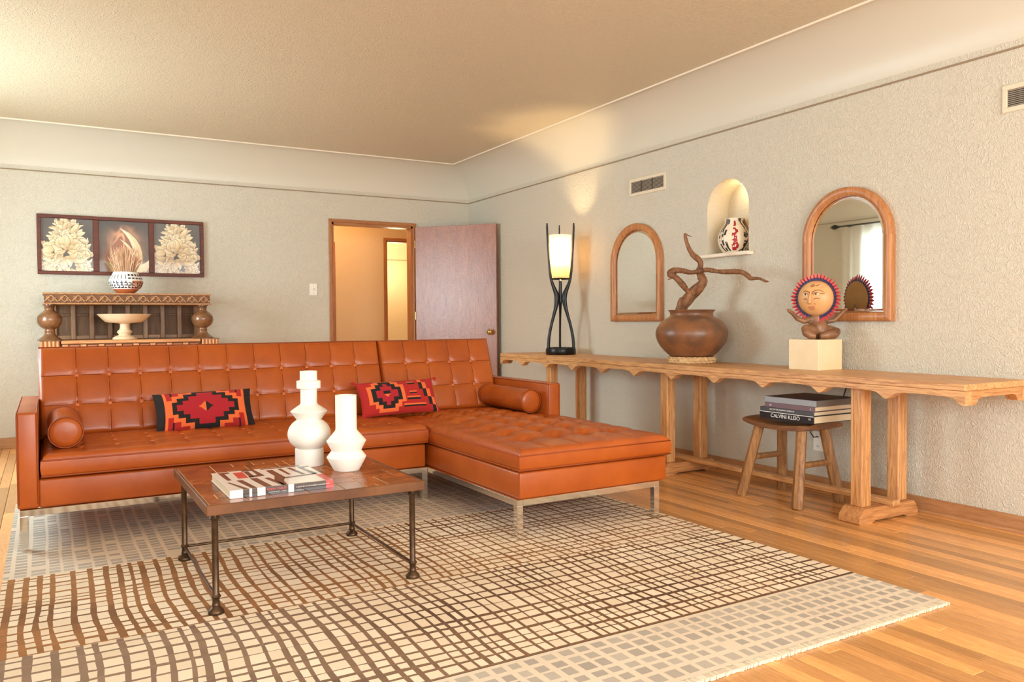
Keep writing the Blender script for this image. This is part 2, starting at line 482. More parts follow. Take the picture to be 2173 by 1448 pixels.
# right wall with the arched niche
wr = MB(); YA, YZ = YF, YB
na = 20; cyn = (NY0 + NY1) / 2; ra = (NY1 - NY0) / 2; zs = NZT - ra
arch = [(cyn - ra * math.cos(PI * k / na), zs + ra * math.sin(PI * k / na)) for k in range(na + 1)]
def q(mb, y0, y1, z0, z1, x=XW): mb.add([(x, y0, z0), (x, y1, z0), (x, y1, z1), (x, y0, z1)], [(0, 1, 2, 3)])
q(wr, YA, NY0, 0, ZC); q(wr, NY1, YZ, 0, ZC); q(wr, NY0, NY1, 0, NZ0)
for (a, b), (c, d) in zip(arch[:-1], arch[1:]):
    wr.add([(XW, a, b), (XW, c, d), (XW, c, ZC), (XW, a, ZC)], [(0, 1, 2, 3)])
wall_right = struct(wr.build('wall_right', m_wall, fixn=False))
ND = 0.2
outline = [(NY0, NZ0)] + arch + [(NY1, NZ0)]
nm = MB()
for (a, b), (c, d) in zip(outline, outline[1:] + outline[:1]):
    nm.add([(XW, a, b), (XW, c, d), (XW + ND, c, d), (XW + ND, a, b)], [(0, 1, 2, 3)])
nm.add([(XW + ND, a, b) for a, b in outline], [tuple(range(len(outline)))])
nm.build('niche_recess', m_wall, wall_right, smooth=40, fixn=False)
MB().rbox(XW - 0.055, XW + ND - 0.004, NY0 - 0.04, NY1 + 0.04, NZ0 - 0.024, NZ0 + 0.001, 0.006, 2).build('niche_shelf', m_bead, wall_right)

# back wall round the door, left wall round its window, front wall behind the camera
TB = 0.12
wb = MB()
wb.box(XL, DX0, YB, YB + TB, 0, ZC); wb.box(DX1, XW + 0.05, YB, YB + TB, 0, ZC); wb.box(DX0, DX1, YB, YB + TB, DZ, ZC)
wall_back = struct(wb.build('wall_back', m_wall))
LY0, LY1, LZ0, LZ1 = 4.25, 6.65, 0.75, 2.12
wl = MB()
NLY0, NLY1 = -0.65, 1.65  # opening for the extra unseen window that brightens the left-facing sides
wl.box(XL - TB, XL, YF, NLY0, 0, ZC); wl.box(XL - TB, XL, NLY1, LY0, 0, ZC)
wl.box(XL - TB, XL, NLY0, NLY1, 0, LZ0); wl.box(XL - TB, XL, NLY0, NLY1, LZ1, ZC); wl.box(XL - TB, XL, LY1, YB + TB, 0, ZC)
wl.box(XL - TB, XL, LY0, LY1, 0, LZ0); wl.box(XL - TB, XL, LY0, LY1, LZ1, ZC)
wall_left = struct(wl.build('wall_left', m_wall))
FX0, FX1, FZ0, FZ1 = -0.35, 3.35, 0.65, 2.3  # opening added behind the camera for fill light
wf = MB()
wf.box(XL, FX0, YF - TB, YF, 0, ZC); wf.box(FX1, XW, YF - TB, YF, 0, ZC)
wf.box(FX0, FX1, YF - TB, YF, 0, FZ0); wf.box(FX0, FX1, YF - TB, YF, FZ1, ZC)
wall_front = struct(wf.build('wall_front', m_wall))

# windows
def glass():
    n = Nodes('window_glass'); t = n.t
    tr = n.n('ShaderNodeBsdfTransparent'); gl = n.n('ShaderNodeBsdfGlossy'); gl.inputs['Roughness'].default_value = 0.02
    mx = n.n('ShaderNodeMixShader'); mx.inputs[0].default_value = 0.06
    n.l(tr.outputs[0], mx.inputs[1]); n.l(gl.outputs[0], mx.inputs[2]); n.l(mx.outputs[0], n.out.inputs['Surface'])
    return n.m
m_glass = glass()
for wname, a0, a1 in (('window_1', LY0, LY1), ('added_window_3', NLY0, NLY1)):  # first is the curtained window, second is added for fill near the camera
    w_o = bpy.data.objects.new(wname, None); COL.objects.link(w_o); w_o.location = (XL, (a0 + a1) / 2, LZ0); struct(w_o)
    fr = MB(); am = (a0 + a1) / 2
    for a, b, c, d in ((a0, a0 + 0.05, LZ0, LZ1), (a1 - 0.05, a1, LZ0, LZ1), (a0 + 0.05, a1 - 0.05, LZ0, LZ0 + 0.05), (a0 + 0.05, a1 - 0.05, LZ1 - 0.05, LZ1), (am - 0.025, am + 0.025, LZ0 + 0.05, LZ1 - 0.05)):
        fr.box(XL - 0.09, XL - 0.04, a, b, c, d)
    fr.build('window_frame', m_bead, w_o)
    for a, b in ((a0 + 0.05, am - 0.025), (am + 0.025, a1 - 0.05)):
        MB().box(XL - 0.068, XL - 0.064, a, b, LZ0 + 0.05, LZ1 - 0.05).build('pane', m_glass, w_o)
    MB().box(XL - 0.04, XL + 0.05, a0 - 0.05, a1 + 0.05, LZ0 - 0.03, LZ0, 0.004).build('window_sill', m_bead, w_o)
added_win2 = bpy.data.objects.new('added_window_2', None); COL.objects.link(added_win2); added_win2.location = ((FX0 + FX1) / 2, YF, FZ0); struct(added_win2)  # unseen window added to carry the front fill
fr = MB(); fxm = [FX0 + (FX1 - FX0) * k / 3 for k in range(4)]
for a, b, c, d in [(x - 0.025, x + 0.025, FZ0, FZ1) for x in fxm] + [(FX0, FX1, FZ0, FZ0 + 0.05), (FX0, FX1, FZ1 - 0.05, FZ1)]:
    fr.box(a, b, YF - 0.09, YF - 0.04, c, d)
fr.build('window_frame', m_bead, added_win2)
for k in range(3):
    MB().box(fxm[k] + 0.025, fxm[k + 1] - 0.025, YF - 0.11, YF - 0.107, FZ0 + 0.05, FZ1 - 0.05).build('pane', m_glass, added_win2)

# coves: concave quarter rounds, mitred in the corners
def cove(pts_fn, name):
    n = 14; prof = [(RC * (1 - math.cos(PI / 2 * k / n)), ZV + RC * math.sin(PI / 2 * k / n)) for k in range(n + 1)]
    mb = MB()
    vs = []
    for ins, z in prof:
        a, b = pts_fn(ins - 0.002); vs += [(a[0], a[1], z), (b[0], b[1], z)]
    mb.add(vs, [(2 * k, 2 * k + 1, 2 * k + 3, 2 * k + 2) for k in range(n)])
    return struct(mb.build(name, m_cove, smooth=60, fixn=False))
cove(lambda i: ((XW - i, YF), (XW - i, YB - i)), 'trim_1')
cove(lambda i: ((XL + i, YB - i), (XW - i, YB - i)), 'trim_2')
cove(lambda i: ((XL + i, YF), (XL + i, YB - i)), 'trim_3')
ln = MB()  # thin strips painting the shadow line where wall meets cove
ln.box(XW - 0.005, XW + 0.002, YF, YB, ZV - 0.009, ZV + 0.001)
struct(ln.build('gap_shade_line_4', m_line))
struct(MB().box(XL, XW - 0.005, YB - 0.005, YB + 0.002, ZV - 0.008, ZV + 0.001).build('gap_shade_line_5', m_line))
struct(MB().box(XL - 0.002, XL + 0.005, YF, YB, ZV - 0.008, ZV + 0.001).build('gap_shade_line_6', m_line))
e = RC + 0.004
struct(MB().tube([(XW - e, YF, ZC - 0.003), (XW - e, YB - e, ZC - 0.003)], 0.008, 8).build('trim_7', m_bead, smooth=60))
struct(MB().tube([(XL + e, YB - e, ZC - 0.003), (XW - e, YB - e, ZC - 0.003)], 0.008, 8).build('trim_8', m_bead, smooth=60))

# baseboards with a quarter-round shoe
br = MB(); br.box(XW - 0.013, XW, YF, YB, 0, 0.082, 0.003)
baseboard_right = struct(br.build('baseboard_right', m_base))
sh = MB(); sh.tube([(XW - 0.013, YF, 0.004), (XW - 0.013, YB, 0.004)], 0.014, 10)
sh.build('shoe_moulding', m_base, baseboard_right, smooth=60)
bb = MB(); bb.box(XL, DX0 - 0.03, YB - 0.013, YB, 0, 0.092, 0.003)
baseboard_back = struct(bb.build('baseboard_back', m_basex))

# door: casing, jambs, leaf standing open towards the right wall
door = bpy.data.objects.new('door_1', None); COL.objects.link(door); door.location = (DX1, YB, 0); struct(door)
CW = 0.034
MB().box(DX0 - CW, DX0, YB - 0.014, YB + 0.002, 0, DZ + CW, 0.003).build('casing', m_trim, door)
MB().box(DX1, DX1 + CW, YB - 0.014, YB + 0.002, 0, DZ + CW, 0.003).build('casing', m_trim, door)
MB().box(DX0, DX1, YB - 0.014, YB + 0.002, DZ, DZ + CW, 0.003).build('casing', m_trimx, door)
MB().box(DX0, DX0 + 0.02, YB, YB + TB, 0, DZ).build('jamb', m_trim, door)
MB().box(DX1 - 0.02, DX1, YB, YB + TB, 0, DZ).build('jamb', m_trim, door)
MB().box(DX0, DX1, YB, YB + TB, DZ - 0.02, DZ).build('jamb', m_trimx, door)
MB().box(DX0 + 0.02, DX0 + 0.032, YB + 0.045, YB + 0.075, 0, DZ - 0.02).build('door_stop', m_trim, door)
h0 = Vector((3.352, 7.735)); h1 = Vector((3.945, 7.055)); dv = (h1 - h0).normalized(); LW = (h1 - h0).length
nv = Vector((dv.y, -dv.x))          # towards the right wall
if nv.x < 0: nv = -nv
DM = Matrix(((dv.x, nv.x, 0, h0.x), (dv.y, nv.y, 0, h0.y), (0, 0, 1, 0), (0, 0, 0, 1)))
leaf = MB().box(0, LW, 0, 0.035, 0.012, 2.018, 0.002, M=DM).build('door_leaf', m_door, door)
kn = [(0.0, 0.062), (0.016, 0.061), (0.026, 0.052), (0.029, 0.042), (0.025, 0.032), (0.012, 0.024), (0.011, 0.008), (0.028, 0.006), (0.03, 0.0)]
KM = DM @ Matrix.Translation((LW - 0.065, 0, 0.918)) @ Matrix.Rotation(PI / 2, 4, 'X')
MB().lathe(kn, n=20, M=KM).build('door_knob', m_brass, leaf, smooth=40)
MB().box(LW - 0.002, LW + 0.0015, 0.006, 0.029, 0.89, 0.945, M=DM).build('latch_plate', m_brass, leaf)
for z in (0.25, 1.05, 1.8):
    MB().tube([DM @ Vector((-0.004, -0.004, z)), DM @ Vector((-0.004, -0.004, z + 0.08))], 0.006, 8).build('hinge', m_brass, door, smooth=50)

# hall beyond the door
HY = 9.17
hx0, hx1 = 3.585, 4.36
hw = MB()
hw.box(1.4, hx0, HY, HY + 0.1, 0, 2.5); hw.box(hx1, 5.2, HY, HY + 0.1, 0, 2.5); hw.box(hx0, hx1, HY, HY + 0.1, 2.02, 2.5)
wall_hall = struct(hw.build('wall_hall', m_hall))
struct(MB().box(1.3, 1.4, YB + TB, HY + 0.1, 0, 2.5).build('wall_hall_left', m_hall))
struct(MB().box(5.2, 5.3, YB + TB, 12.2, 0, 2.5).build('wall_hall_right', m_hall))
struct(MB().box(XW + 0.05, 5.3, YB + 0.01, YB + TB, 0, 2.5).build('wall_hall_front', m_hall))
struct(MB().box(1.3, 5.3, YB + TB, HY + 0.1, 2.5, 2.58).build('ceiling_hall', m_hall))
d2o = bpy.data.objects.new('door_2', None); COL.objects.link(d2o); d2o.location = (hx0, HY, 0); struct(d2o)
MB().box(hx0 - 0.032, hx0, HY - 0.014, HY + 0.001, 0, 2.052, 0.003).build('casing', m_trim, d2o)
MB().box(hx0, hx1, HY - 0.014, HY + 0.001, 2.02, 2.052, 0.003).build('casing', m_trimx, d2o)
MB().box(hx0, hx0 + 0.015, HY, HY + 0.1, 0, 2.02).build('jamb', m_trim, d2o)
MB().box(hx0, hx1, HY, HY + 0.1, 2.004, 2.02).build('jamb', m_trimx, d2o)
d3o = bpy.data.objects.new('door_3', None); COL.objects.link(d3o); d3o.location = (2.9, HY, 0); struct(d3o)
MB().box(2.885, 2.945, HY - 0.016, HY + 0.001, 0, 1.975, 0.003).build('casing', m_trim, d3o)
MB().box(2.10, 2.885, HY - 0.01, HY + 0.001, 0, 1.975, 0.003).build('door_leaf', m_trim, d3o)
# coved alcove behind the second doorway
fa = MB(); fy = 10.42
n = 10; pr = [(fy - 0.0 - 0.22 * (1 - math.cos(PI / 2 * k / n)), 1.895 + 0.22 * math.sin(PI / 2 * k / n)) for k in range(n + 1)]
pts = [(fy, 0.0), (fy, 1.892), (fy, 1.895)] + pr[1:] + [(HY + 0.1, 2.115)]
vs = []
for y, z in pts: vs += [(3.3, y, z), (4.52, y, z)]
fa.add(vs, [(2 * k, 2 * k + 1, 2 * k + 3, 2 * k + 2) for k in range(len(pts) - 1)])
fa.add([(4.52, HY + 0.1, 0), (4.52, fy, 0), (4.52, fy, 2.115), (4.52, HY + 0.1, 2.115)], [(0, 1, 2, 3)])
fa.add([(3.3, HY + 0.1, 0), (3.3, fy, 0), (3.3, fy, 2.115), (3.3, HY + 0.1, 2.115)], [(0, 1, 2, 3)])
wall_far = struct(fa.build('wall_far', plain('far_room_paint', S(240, 220, 180), 0.5), fixn=False))
MB().box(3.3, 4.52, fy - 0.006, fy + 0.001, 1.884, 1.892).build('picture_rail', m_line, wall_far)

# ------------------------------------------------------------------ rug
RX0, RX1, RY0, RY1, RT = -0.175, 2.775, 1.655, 5.31, 0.012
rug = thing('area_rug', 'large wool rug with a wavy brown grid between grey checked end bands under the sofa', 'rug', ((RX0 + RX1) / 2, RY0, 0))
MB().box(RX0, RX1, RY0, RY1, 0.0005, RT - 0.001).build('backing', plain('rug_backing', S(206, 190, 166), 0.95), rug)
nz = lambda x, y, s=0: noise.noise(Vector((x, y, s * 7.31)))
def rug_band(mb, y0, y1, seed, kind):
    R = random.Random(seed)
    cols = []; x = RX0 + 0.02
    while x < RX1 - 0.02:
        k = (x - RX0) / (RX1 - RX0)
        if kind == 'grey': wd = R.uniform(0.026, 0.046); ln_ = R.uniform(0.015, 0.023)
        elif kind == 'far': wd = R.uniform(0.036, 0.058); ln_ = R.uniform(0.011, 0.018)
        else: wd = lerp(0.036, 0.038, k) * R.uniform(0.6, 1.45); ln_ = lerp(0.0215, 0.0105, min(1, k * 1.7)) * R.uniform(0.8, 1.2)
        cols.append((x, x + ln_)); x += ln_ + wd
    ue = [RX0] + [e_ for c in cols for e_ in c] + [RX1]
    rows = []; y = y0 + 0.002
    while y < y1 - 0.012:
        h = R.uniform(0.028, 0.046) if kind in ('grey', 'far') else R.choice((0.024, 0.034, 0.044, 0.050, 0.060)) * R.uniform(0.9, 1.15)
        lt = R.uniform(0.016, 0.022) if kind == 'grey' else R.uniform(0.012, 0.018) if kind == 'far' else R.uniform(0.010, 0.0140)
        rows.append((y, y + lt)); y += lt + h
    ve = [y0] + [e_ for c in rows for e_ in c] + [y1]
    us, vs_ = range(len(ue)), range(len(ve))
    amp = 0.013 if kind not in ('grey', 'far') else 0.006
    def P(i, j):
        u, v = ue[i], ve[j]
        eu = min(1, (u - RX0) / 0.06, (RX1 - u) / 0.06); ev = min(1, (v - y0) / 0.03, (y1 - v) / 0.03)
        c = i // 2
        wu = amp * (nz(u * 1.6, v * 2.2, seed) * 1.6 + 0.35 * nz(c * 3.7, v * 5.0, seed + 3)) + (0.0022 if amp < 0.01 else 0.0036) * nz(i * 9.1, v * 40)
        r_ = j // 2
        wv = 0.010 * nz(u * 2.0, r_ * 0.6, seed + 5) + (0.0022 if amp < 0.01 else 0.0032) * nz(u * 38, j * 5.3)
        return (u + wu * max(0, eu), v + wv * max(0, ev), RT)
    base = len(mb.v); nu = len(ue)
    mb.v += [P(i, j) for j in vs_ for i in us]
    for j in range(len(ve) - 1):
        for i in range(nu - 1):
            um, vm = (ue[i] + ue[i + 1]) / 2, (ve[j] + ve[j + 1]) / 2
            cell = (i % 2 == 0) and (j % 2 == 0)
            t = R.uniform(-1, 1)
            if kind in ('grey', 'far'):
                line = mixc(S(232, 216, 194), S(222, 204, 180), 0.5 + 0.5 * nz(um * 3, vm * 3))
                if R.random() < 0.05: cc = line
                else: cc = mixc(S(172, 160, 148), S(196, 184, 168), 0.5 + 0.5 * t)
                col = cc if cell else line
            else:
                if cell: col = mixc(S(246, 230, 204), S(230, 208, 178), 0.35 + 0.35 * t + 0.3 * nz(um * 2, vm * 2))
                else:
                    k = (um - RX0) / (RX1 - RX0)
                    dk = max(0, min(1, 1.6 * nz(um * 1.9 + 3.3, vm * 3.0 + 1.7) + 0.1 + 0.4 * (k - 0.5)))
                    if kind == 'brown': b_ = mixc(S(164, 112, 62), S(138, 96, 58), k)
                    else: b_ = mixc(S(150, 124, 102), S(122, 84, 52), min(1, k * 1.5))
                    col = mixc(b_, S(84, 54, 34), dk * 0.7)
                    sh_ = 1 + 0.12 * t; col = (col[0] * sh_, col[1] * sh_, col[2] * sh_, 1)
            a = base + j * nu + i
            mb.f.append((a, a + 1, a + nu + 1, a + nu)); mb.c.append(col)
pile = MB()
rug_band(pile, RY0 + 0.022, 2.04, 3, 'grey'); rug_band(pile, 2.04, 2.845, 5, 'taupe'); rug_band(pile, 2.845, 3.73, 8, 'brown'); rug_band(pile, 3.73, RY1, 13, 'far')
pile.build('woven_pile', m_rug, rug, fixn=False)
fg = MB(); R = random.Random(4); x = RX0
while x < RX1:
    w_ = R.uniform(0.004, 0.008); yy = RY0 - R.uniform(0.0, 0.007)
    fg.box(x, x + w_ * 0.95, yy, RY0 + 0.024, 0.001, RT - R.uniform(0.0, 0.002)); x += w_
o = fg.build('fringe', plain('rug_fringe', S(228, 214, 190), 0.95), rug); o['kind'] = 'stuff'

# ------------------------------------------------------------------ sectional sofa
sofa = thing('sectional_sofa', 'cognac leather button tufted sectional sofa with chaise on chrome legs', 'sofa', (1.326, 4.2, RT))
AZ = 0.636
def piping(path, name, parent, r=0.0042, closed=False):
    return MB().tube(path, r, 6, closed=closed).build(name, m_piping, parent, smooth=60)

def samples(L, r, step):
    out = [0.0, r * 0.1, r * 0.3, r * 0.6, r]
    n = max(2, int((L - 2 * r) / step)); out += [r + (L - 2 * r) * k / n for k in range(1, n)]
    return out + [L - r, L - r * 0.6, L - r * 0.3, L - r * 0.1, L]

def cushion(name, o, ux, uy, un, L, Wd, T, cols, rows, A, D, r=0.03, crown=0.012, step=0.011, sig=0.02, seam=0.004, parent=sofa, bot_r=0.012, edge_flat=False, seams=False):
    o, ux, uy, un = Vector(o), Vector(ux), Vector(uy), Vector(un)
    ca = [0.0] + cols + [L]; rb = [0.0] + rows + [Wd]
    def cell(t, e_):
        for k in range(len(e_) - 1):
            if t <= e_[k + 1] or k == len(e_) - 2: return (t - e_[k]) / (e_[k + 1] - e_[k])
    def hgt(a, b):
        da = min(a, L - a); db = min(b, Wd - b); d = min(da, db)
        rd = r * (1 - math.sqrt(max(0, 1 - max(0, 1 - d / r) ** 2))) if d < r else 0.0
        fa, fb = cell(a, ca), cell(b, rb)
        A_ = A * (0.35 if (a < ca[1] or a > ca[-2] or b < rb[1] or b > rb[-2]) and edge_flat else 1.0)
        puff = A_ * max(0.0, 1 - abs(2 * fa - 1) ** 2.6) * max(0.0, 1 - abs(2 * fb - 1) ** 2.6)
        h = puff + crown * math.sqrt(max(0.0, math.sin(PI * a / L)) * max(0.0, math.sin(PI * b / Wd)))
        fall = min(1, max(0, d / (r * 1.2)))
        dc = min((abs(a - c) for c in cols), default=9); dr = min((abs(b - c) for c in rows), default=9)
        sm = math.exp(-(dc / 0.007) ** 2)
        sr = math.exp(-(dr / 0.007) ** 2)
        h -= seam * max(sm, sr) * fall
        rr = math.hypot(dc, dr)
        if rr < 0.12:
            th = math.atan2(dr, dc)
            h -= D * math.exp(-(rr / sig) ** 1.3)
            h += D * 0.14 * math.cos(8 * th) * math.exp(-((rr - sig * 1.4) / (sig * 0.8)) ** 2)
        return h - rd
    us, vs_ = sorted(set(samples(L, r, step) + cols)), sorted(set(samples(Wd, r, step) + rows))
    mb = MB()
    mb.grid(lambda a, b: o + ux * a + uy * b + un * (T + hgt(a, b)), us, vs_)
    # side band with a soft outward swell
    per = [(a, 0.0) for a in us] + [(L, b) for b in vs_[1:]] + [(a, Wd) for a in us[-2::-1]] + [(0.0, b) for b in vs_[-2:0:-1]]
    lv = [(T - r, 0.0), (T * 0.72, 0.006), (T * 0.45, 0.008), (T * 0.2, 0.005), (bot_r * 0.5, 0.0), (0.0, -bot_r)]
    lv[0] = (None, 0.0)
    vs = []
    for n_, off in lv:
        for a, b in per:
            da = -off if a <= 0 else (off if a >= L else 0); db = -off if b <= 0 else (off if b >= Wd else 0)
            nn = (T + hgt(a, b)) if n_ is None else n_
            vs.append(o + ux * (a + da) + uy * (b + db) + un * nn)
    k = len(per); fs = []
    for i in range(len(lv) - 1):
        for j in range(k): fs.append((i * k + j, i * k + (j + 1) % k, (i + 1) * k + (j + 1) % k, (i + 1) * k + j))
    fs.append(tuple(range((len(lv) - 1) * k, len(lv) * k)))
    mb.add(vs, fs)
    ob = mb.build(name, m_leather, parent, smooth=50)
    for nn in (T - r * 1.0 + 0.0, bot_r * 0.6):
        e_ = 0.0035
        piping([o + ux * (-e_) + uy * (-e_) + un * nn, o + ux * (L + e_) + uy * (-e_) + un * nn, o + ux * (L + e_) + uy * (Wd + e_) + un * nn, o + ux * (-e_) + uy * (Wd + e_) + un * nn], 'piping', ob, closed=True)
    if seams:
        sm_ = MB(); P_ = lambda a, b: o + ux * a + uy * b + un * (T + hgt(a, b) + 0.0004)
        nl = 26
        for w_ in rows:
            xs_ = samples(L, r, 0.03)[2:-2]; sm_.tube([P_(a, w_) for a in xs_], 0.0016, 4)
        for c in cols:
            ys_ = samples(Wd, r, 0.03)[2:-2]; sm_.tube([P_(c + 0.0015 * math.sin(9 * b + c * 40), b) for b in ys_], 0.0015, 4)
        sm_.build('seam', m_seam, ob)
    rm = root_matrix(parent).inverted()
    rot = un.to_track_quat('Z', 'Y').to_euler()
    for c in cols:
        for w_ in rows:
            p = rm @ (o + ux * c + uy * w_ + un * (T + hgt(c, w_) + 0.005))
            inst(button_src, 'button', ob, p, rot)
    return ob
_bm = MB().lathe([(0.0, 0.006), (0.006, 0.0055), (0.0108, 0.0035), (0.0135, 0.0), (0.0125, -0.004), (0.0, -0.005)], n=12, cap=False)
button_src = _bm.build('button', m_button, None, smooth=60); COL.objects.unlink(button_src)

# seat decks
d_ = MB().rbox(-0.05, 1.862, 4.178, 5.10, 0.198, 0.327, 0.010, 3).build('sofa_base', m_leather, sofa, smooth=50)
c_ = MB().rbox(1.884, 2.782, 3.168, 5.10, 0.196, 0.322, 0.010, 3).build('chaise_base', m_leather, sofa, smooth=50)
MB().tube([(1.884, 3.168, 0.2), (1.884, 3.168, 0.318)], 0.0035, 6).build('piping', m_piping, c_, smooth=60)
# arms
for nm_, x0, x1 in (('left', -0.133, -0.047), ('right', 2.697, 2.785)):
    a_ = MB().rbox(x0, x1, 4.17, 5.12, 0.198 if nm_ == 'left' else 0.32, AZ, 0.013, 3).build('armrest', m_leather, sofa, smooth=50)
    for xx in (x0 + 0.004, x1 - 0.004):
        piping([(xx, 4.169, 0.22 if nm_ == 'left' else 0.34), (xx, 4.169, AZ - 0.012), (xx, 4.176, AZ - 0.002), (xx, 5.11, AZ - 0.002)], 'piping', a_, 0.0032)
# back frame
MB().rbox(-0.05, 2.70, 5.03, 5.12, 0.198, 0.80, 0.012, 3).build('back_frame', m_leather, sofa, smooth=50)
# seat cushions
colsA = [0.145 + 0.157 * k for k in range(11)]
cushion('seat_cushion', (-0.034, 4.168, 0.333), (1, 0, 0), (0, 1, 0), (0, 0, 1), 1.902, 0.74, 0.105, [c - 0.0 for c in [0.163 + 0.157 * k for k in range(11)]], [0.155, 0.31, 0.465, 0.62], 0.004, 0.009, r=0.026, crown=0.018, seam=0.0022, sig=0.014)
cushion('chaise_cushion', (1.884, 3.158, 0.326), (1, 0, 0), (0, 1, 0), (0, 0, 1), 0.910, 1.75, 0.100, [0.165 + 0.183 * k for k in range(4)], [0.26 + 0.183 * k for k in range(8)], 0.018, 0.046, r=0.026, crown=0.024, sig=0.038, seam=0.004, step=0.010, edge_flat=True)
# back cushions lean back from the seat
lean = Vector((0, 0.16, 0.465)).normalized(); bn = Vector((0, -lean.z, lean.y))
BT = 0.125
def back(x0, L, cols, z0=0.448, h=0.487):
    o_ = Vector((x0, 4.792 + (z0 - 0.44) * 0.344, z0)) - bn * BT
    cushion('back_cushion', o_, (1, 0, 0), lean, bn, L, h, BT, cols, [0.162, 0.325], 0.0045, 0.012, r=0.022, crown=0.010, seam=0.0040, sig=0.018, seams=True)
back(-0.042, 1.908, [0.172 + 0.157 * k for k in range(11)])
back(1.876, 0.815, [0.168 + 0.162 * k for k in range(4)])
# chrome rails and legs
zb, zt = 0.168, 0.197
def rail(*b): MB().box(*b, zb, zt, 0.0015).build('chrome_rail', m_chrome, sofa)
LG = 0.0165
rail(-0.1245, 1.8645, 4.1615, 4.1945); rail(-0.1245, -0.0915, 4.195, 5.086); rail(-0.091, 2.7225, 5.053, 5.086)
rail(1.865, 1.898, 3.1555, 5.052); rail(1.8985, 2.7225, 3.1555, 3.1885); rail(2.6895, 2.7225, 3.189, 5.0525)
for x, y in ((-0.108, 4.178), (1.848, 4.178), (1.8815, 3.172), (2.706, 3.172), (-0.108, 5.0695), (0.55, 5.0695), (1.8815, 5.0695), (2.706, 5.0695)):
    MB().box(x - LG, x + LG, y - LG, y + LG, RT, zb + 0.001, 0.0012).build('leg', m_chrome, sofa)

# bolsters
def bolster(x, y0, y1, z, r, label):
    prof = [(0, 0), (r * 0.55, 0.0), (r - 0.012, 0.0), (r - 0.003, 0.004), (r, 0.012)]
    L = y1 - y0
    prof = [(0.0, -0.004), (r * 0.6, -0.003), (r - 0.008, 0.002), (r - 0.001, 0.010)] + [(r, 0.02 + (L - 0.04) * k / 10) for k in range(11)] + [(r - 0.001, L - 0.010), (r - 0.008, L - 0.002), (0.0, L)]
    M_ = Matrix.Translation((x, y0, z)) @ Matrix.Rotation(-PI / 2, 4, 'X')
    t = thing('bolster_cushion', label, 'cushion', (x, (y0 + y1) / 2, z - r), 0, 'leather bolsters at the sofa arms')
    b = MB().lathe(prof, n=40, M=M_, cap=False).build('bolster', m_leather, t, smooth=50)
    for yy in (y0 + 0.006, y1 - 0.006):
        piping([(x + (r + 0.0005) * math.cos(2 * PI * k / 40), yy, z + (r + 0.0005) * math.sin(2 * PI * k / 40)) for k in range(40)], 'piping', b, 0.0036, True)
bolster(0.064, 4.27, 4.80, 0.523, 0.072, 'round leather bolster lying against the left sofa arm')
bolster(2.612, 4.235, 4.80, 0.527, 0.072, 'round leather bolster lying against the right sofa arm above the chaise')

# kilim pillows
BLK, ORG, RED, CRM = S(34, 28, 28), S(236, 112, 58), S(178, 38, 34), S(176, 34, 46)
def pat1(u, v):
    au, av = abs(u), abs(v)
    if au > 0.84: return BLK
    if au > 0.775: return ORG
    if abs(u + 0.0) / 0.15 + av / 0.27 < 1: return ORG if u < 0 else BLK
    st = [(0.16, 0.60), (0.38, 0.48), (0.60, 0.34), (0.84, 0.16)]
    def lim(w, extra):
        for a, b in st:
            if w < a + extra * 0.9: return b
        return -1
    if lim(av, 0.0) > au: return CRM
    if lim(av, 0.17) + 0.10 > au and lim(av, 0.17) > 0: return BLK
    if lim(av, 0.32) + 0.19 > au and lim(av, 0.32) > 0: return ORG
    if av > 0.66 and 0.66 < au < 0.70: return BLK
    return RED
def pat2(u, v):
    a = u + 0.36; aa = abs(a); w = v - 0.05; aw = abs(w)
    if abs(a) < 0.09 and 0.06 < v < 0.22: return BLK
    if aa < 0.10 * (1 - (0.06 - v) / 0.2) and -0.12 < v <= 0.06: return ORG
    st = [(0.22, 0.28), (0.46, 0.15), (0.66, 0.055)]
    def lim(q_, ex):
        for k, b in st:
            if q_ < k + ex: return b
        return -1
    if lim(aw, 0) > aa: return CRM
    if lim(aw, 0.17) > 0 and lim(aw, 0.17) + 0.10 > aa: return BLK
    if lim(aw, 0.32) > 0 and lim(aw, 0.32) + 0.19 > aa: return ORG
    for c, hw_, s_ in ((0.66, 0.10, 1), (0.05, 0.10, 1), (-0.3, 0.18, 1), (-0.68, 0.30, 1)):
        if abs(u - 0.33) < hw_ and 0 < v - c < 0.09: return ORG
        if abs(u - 0.33) < hw_ and -0.09 < v - c <= 0: return BLK
    z = 0.62 + 0.10 * round(-v * 2.2)
    if v < 0.7 and z < u < z + 0.11: return BLK
    if z + 0.11 <= u < z + 0.22 and u < 0.95: return ORG
    if abs(v - 0.3) < 0.12 and 0.52 < u < 0.66: return BLK
    return RED
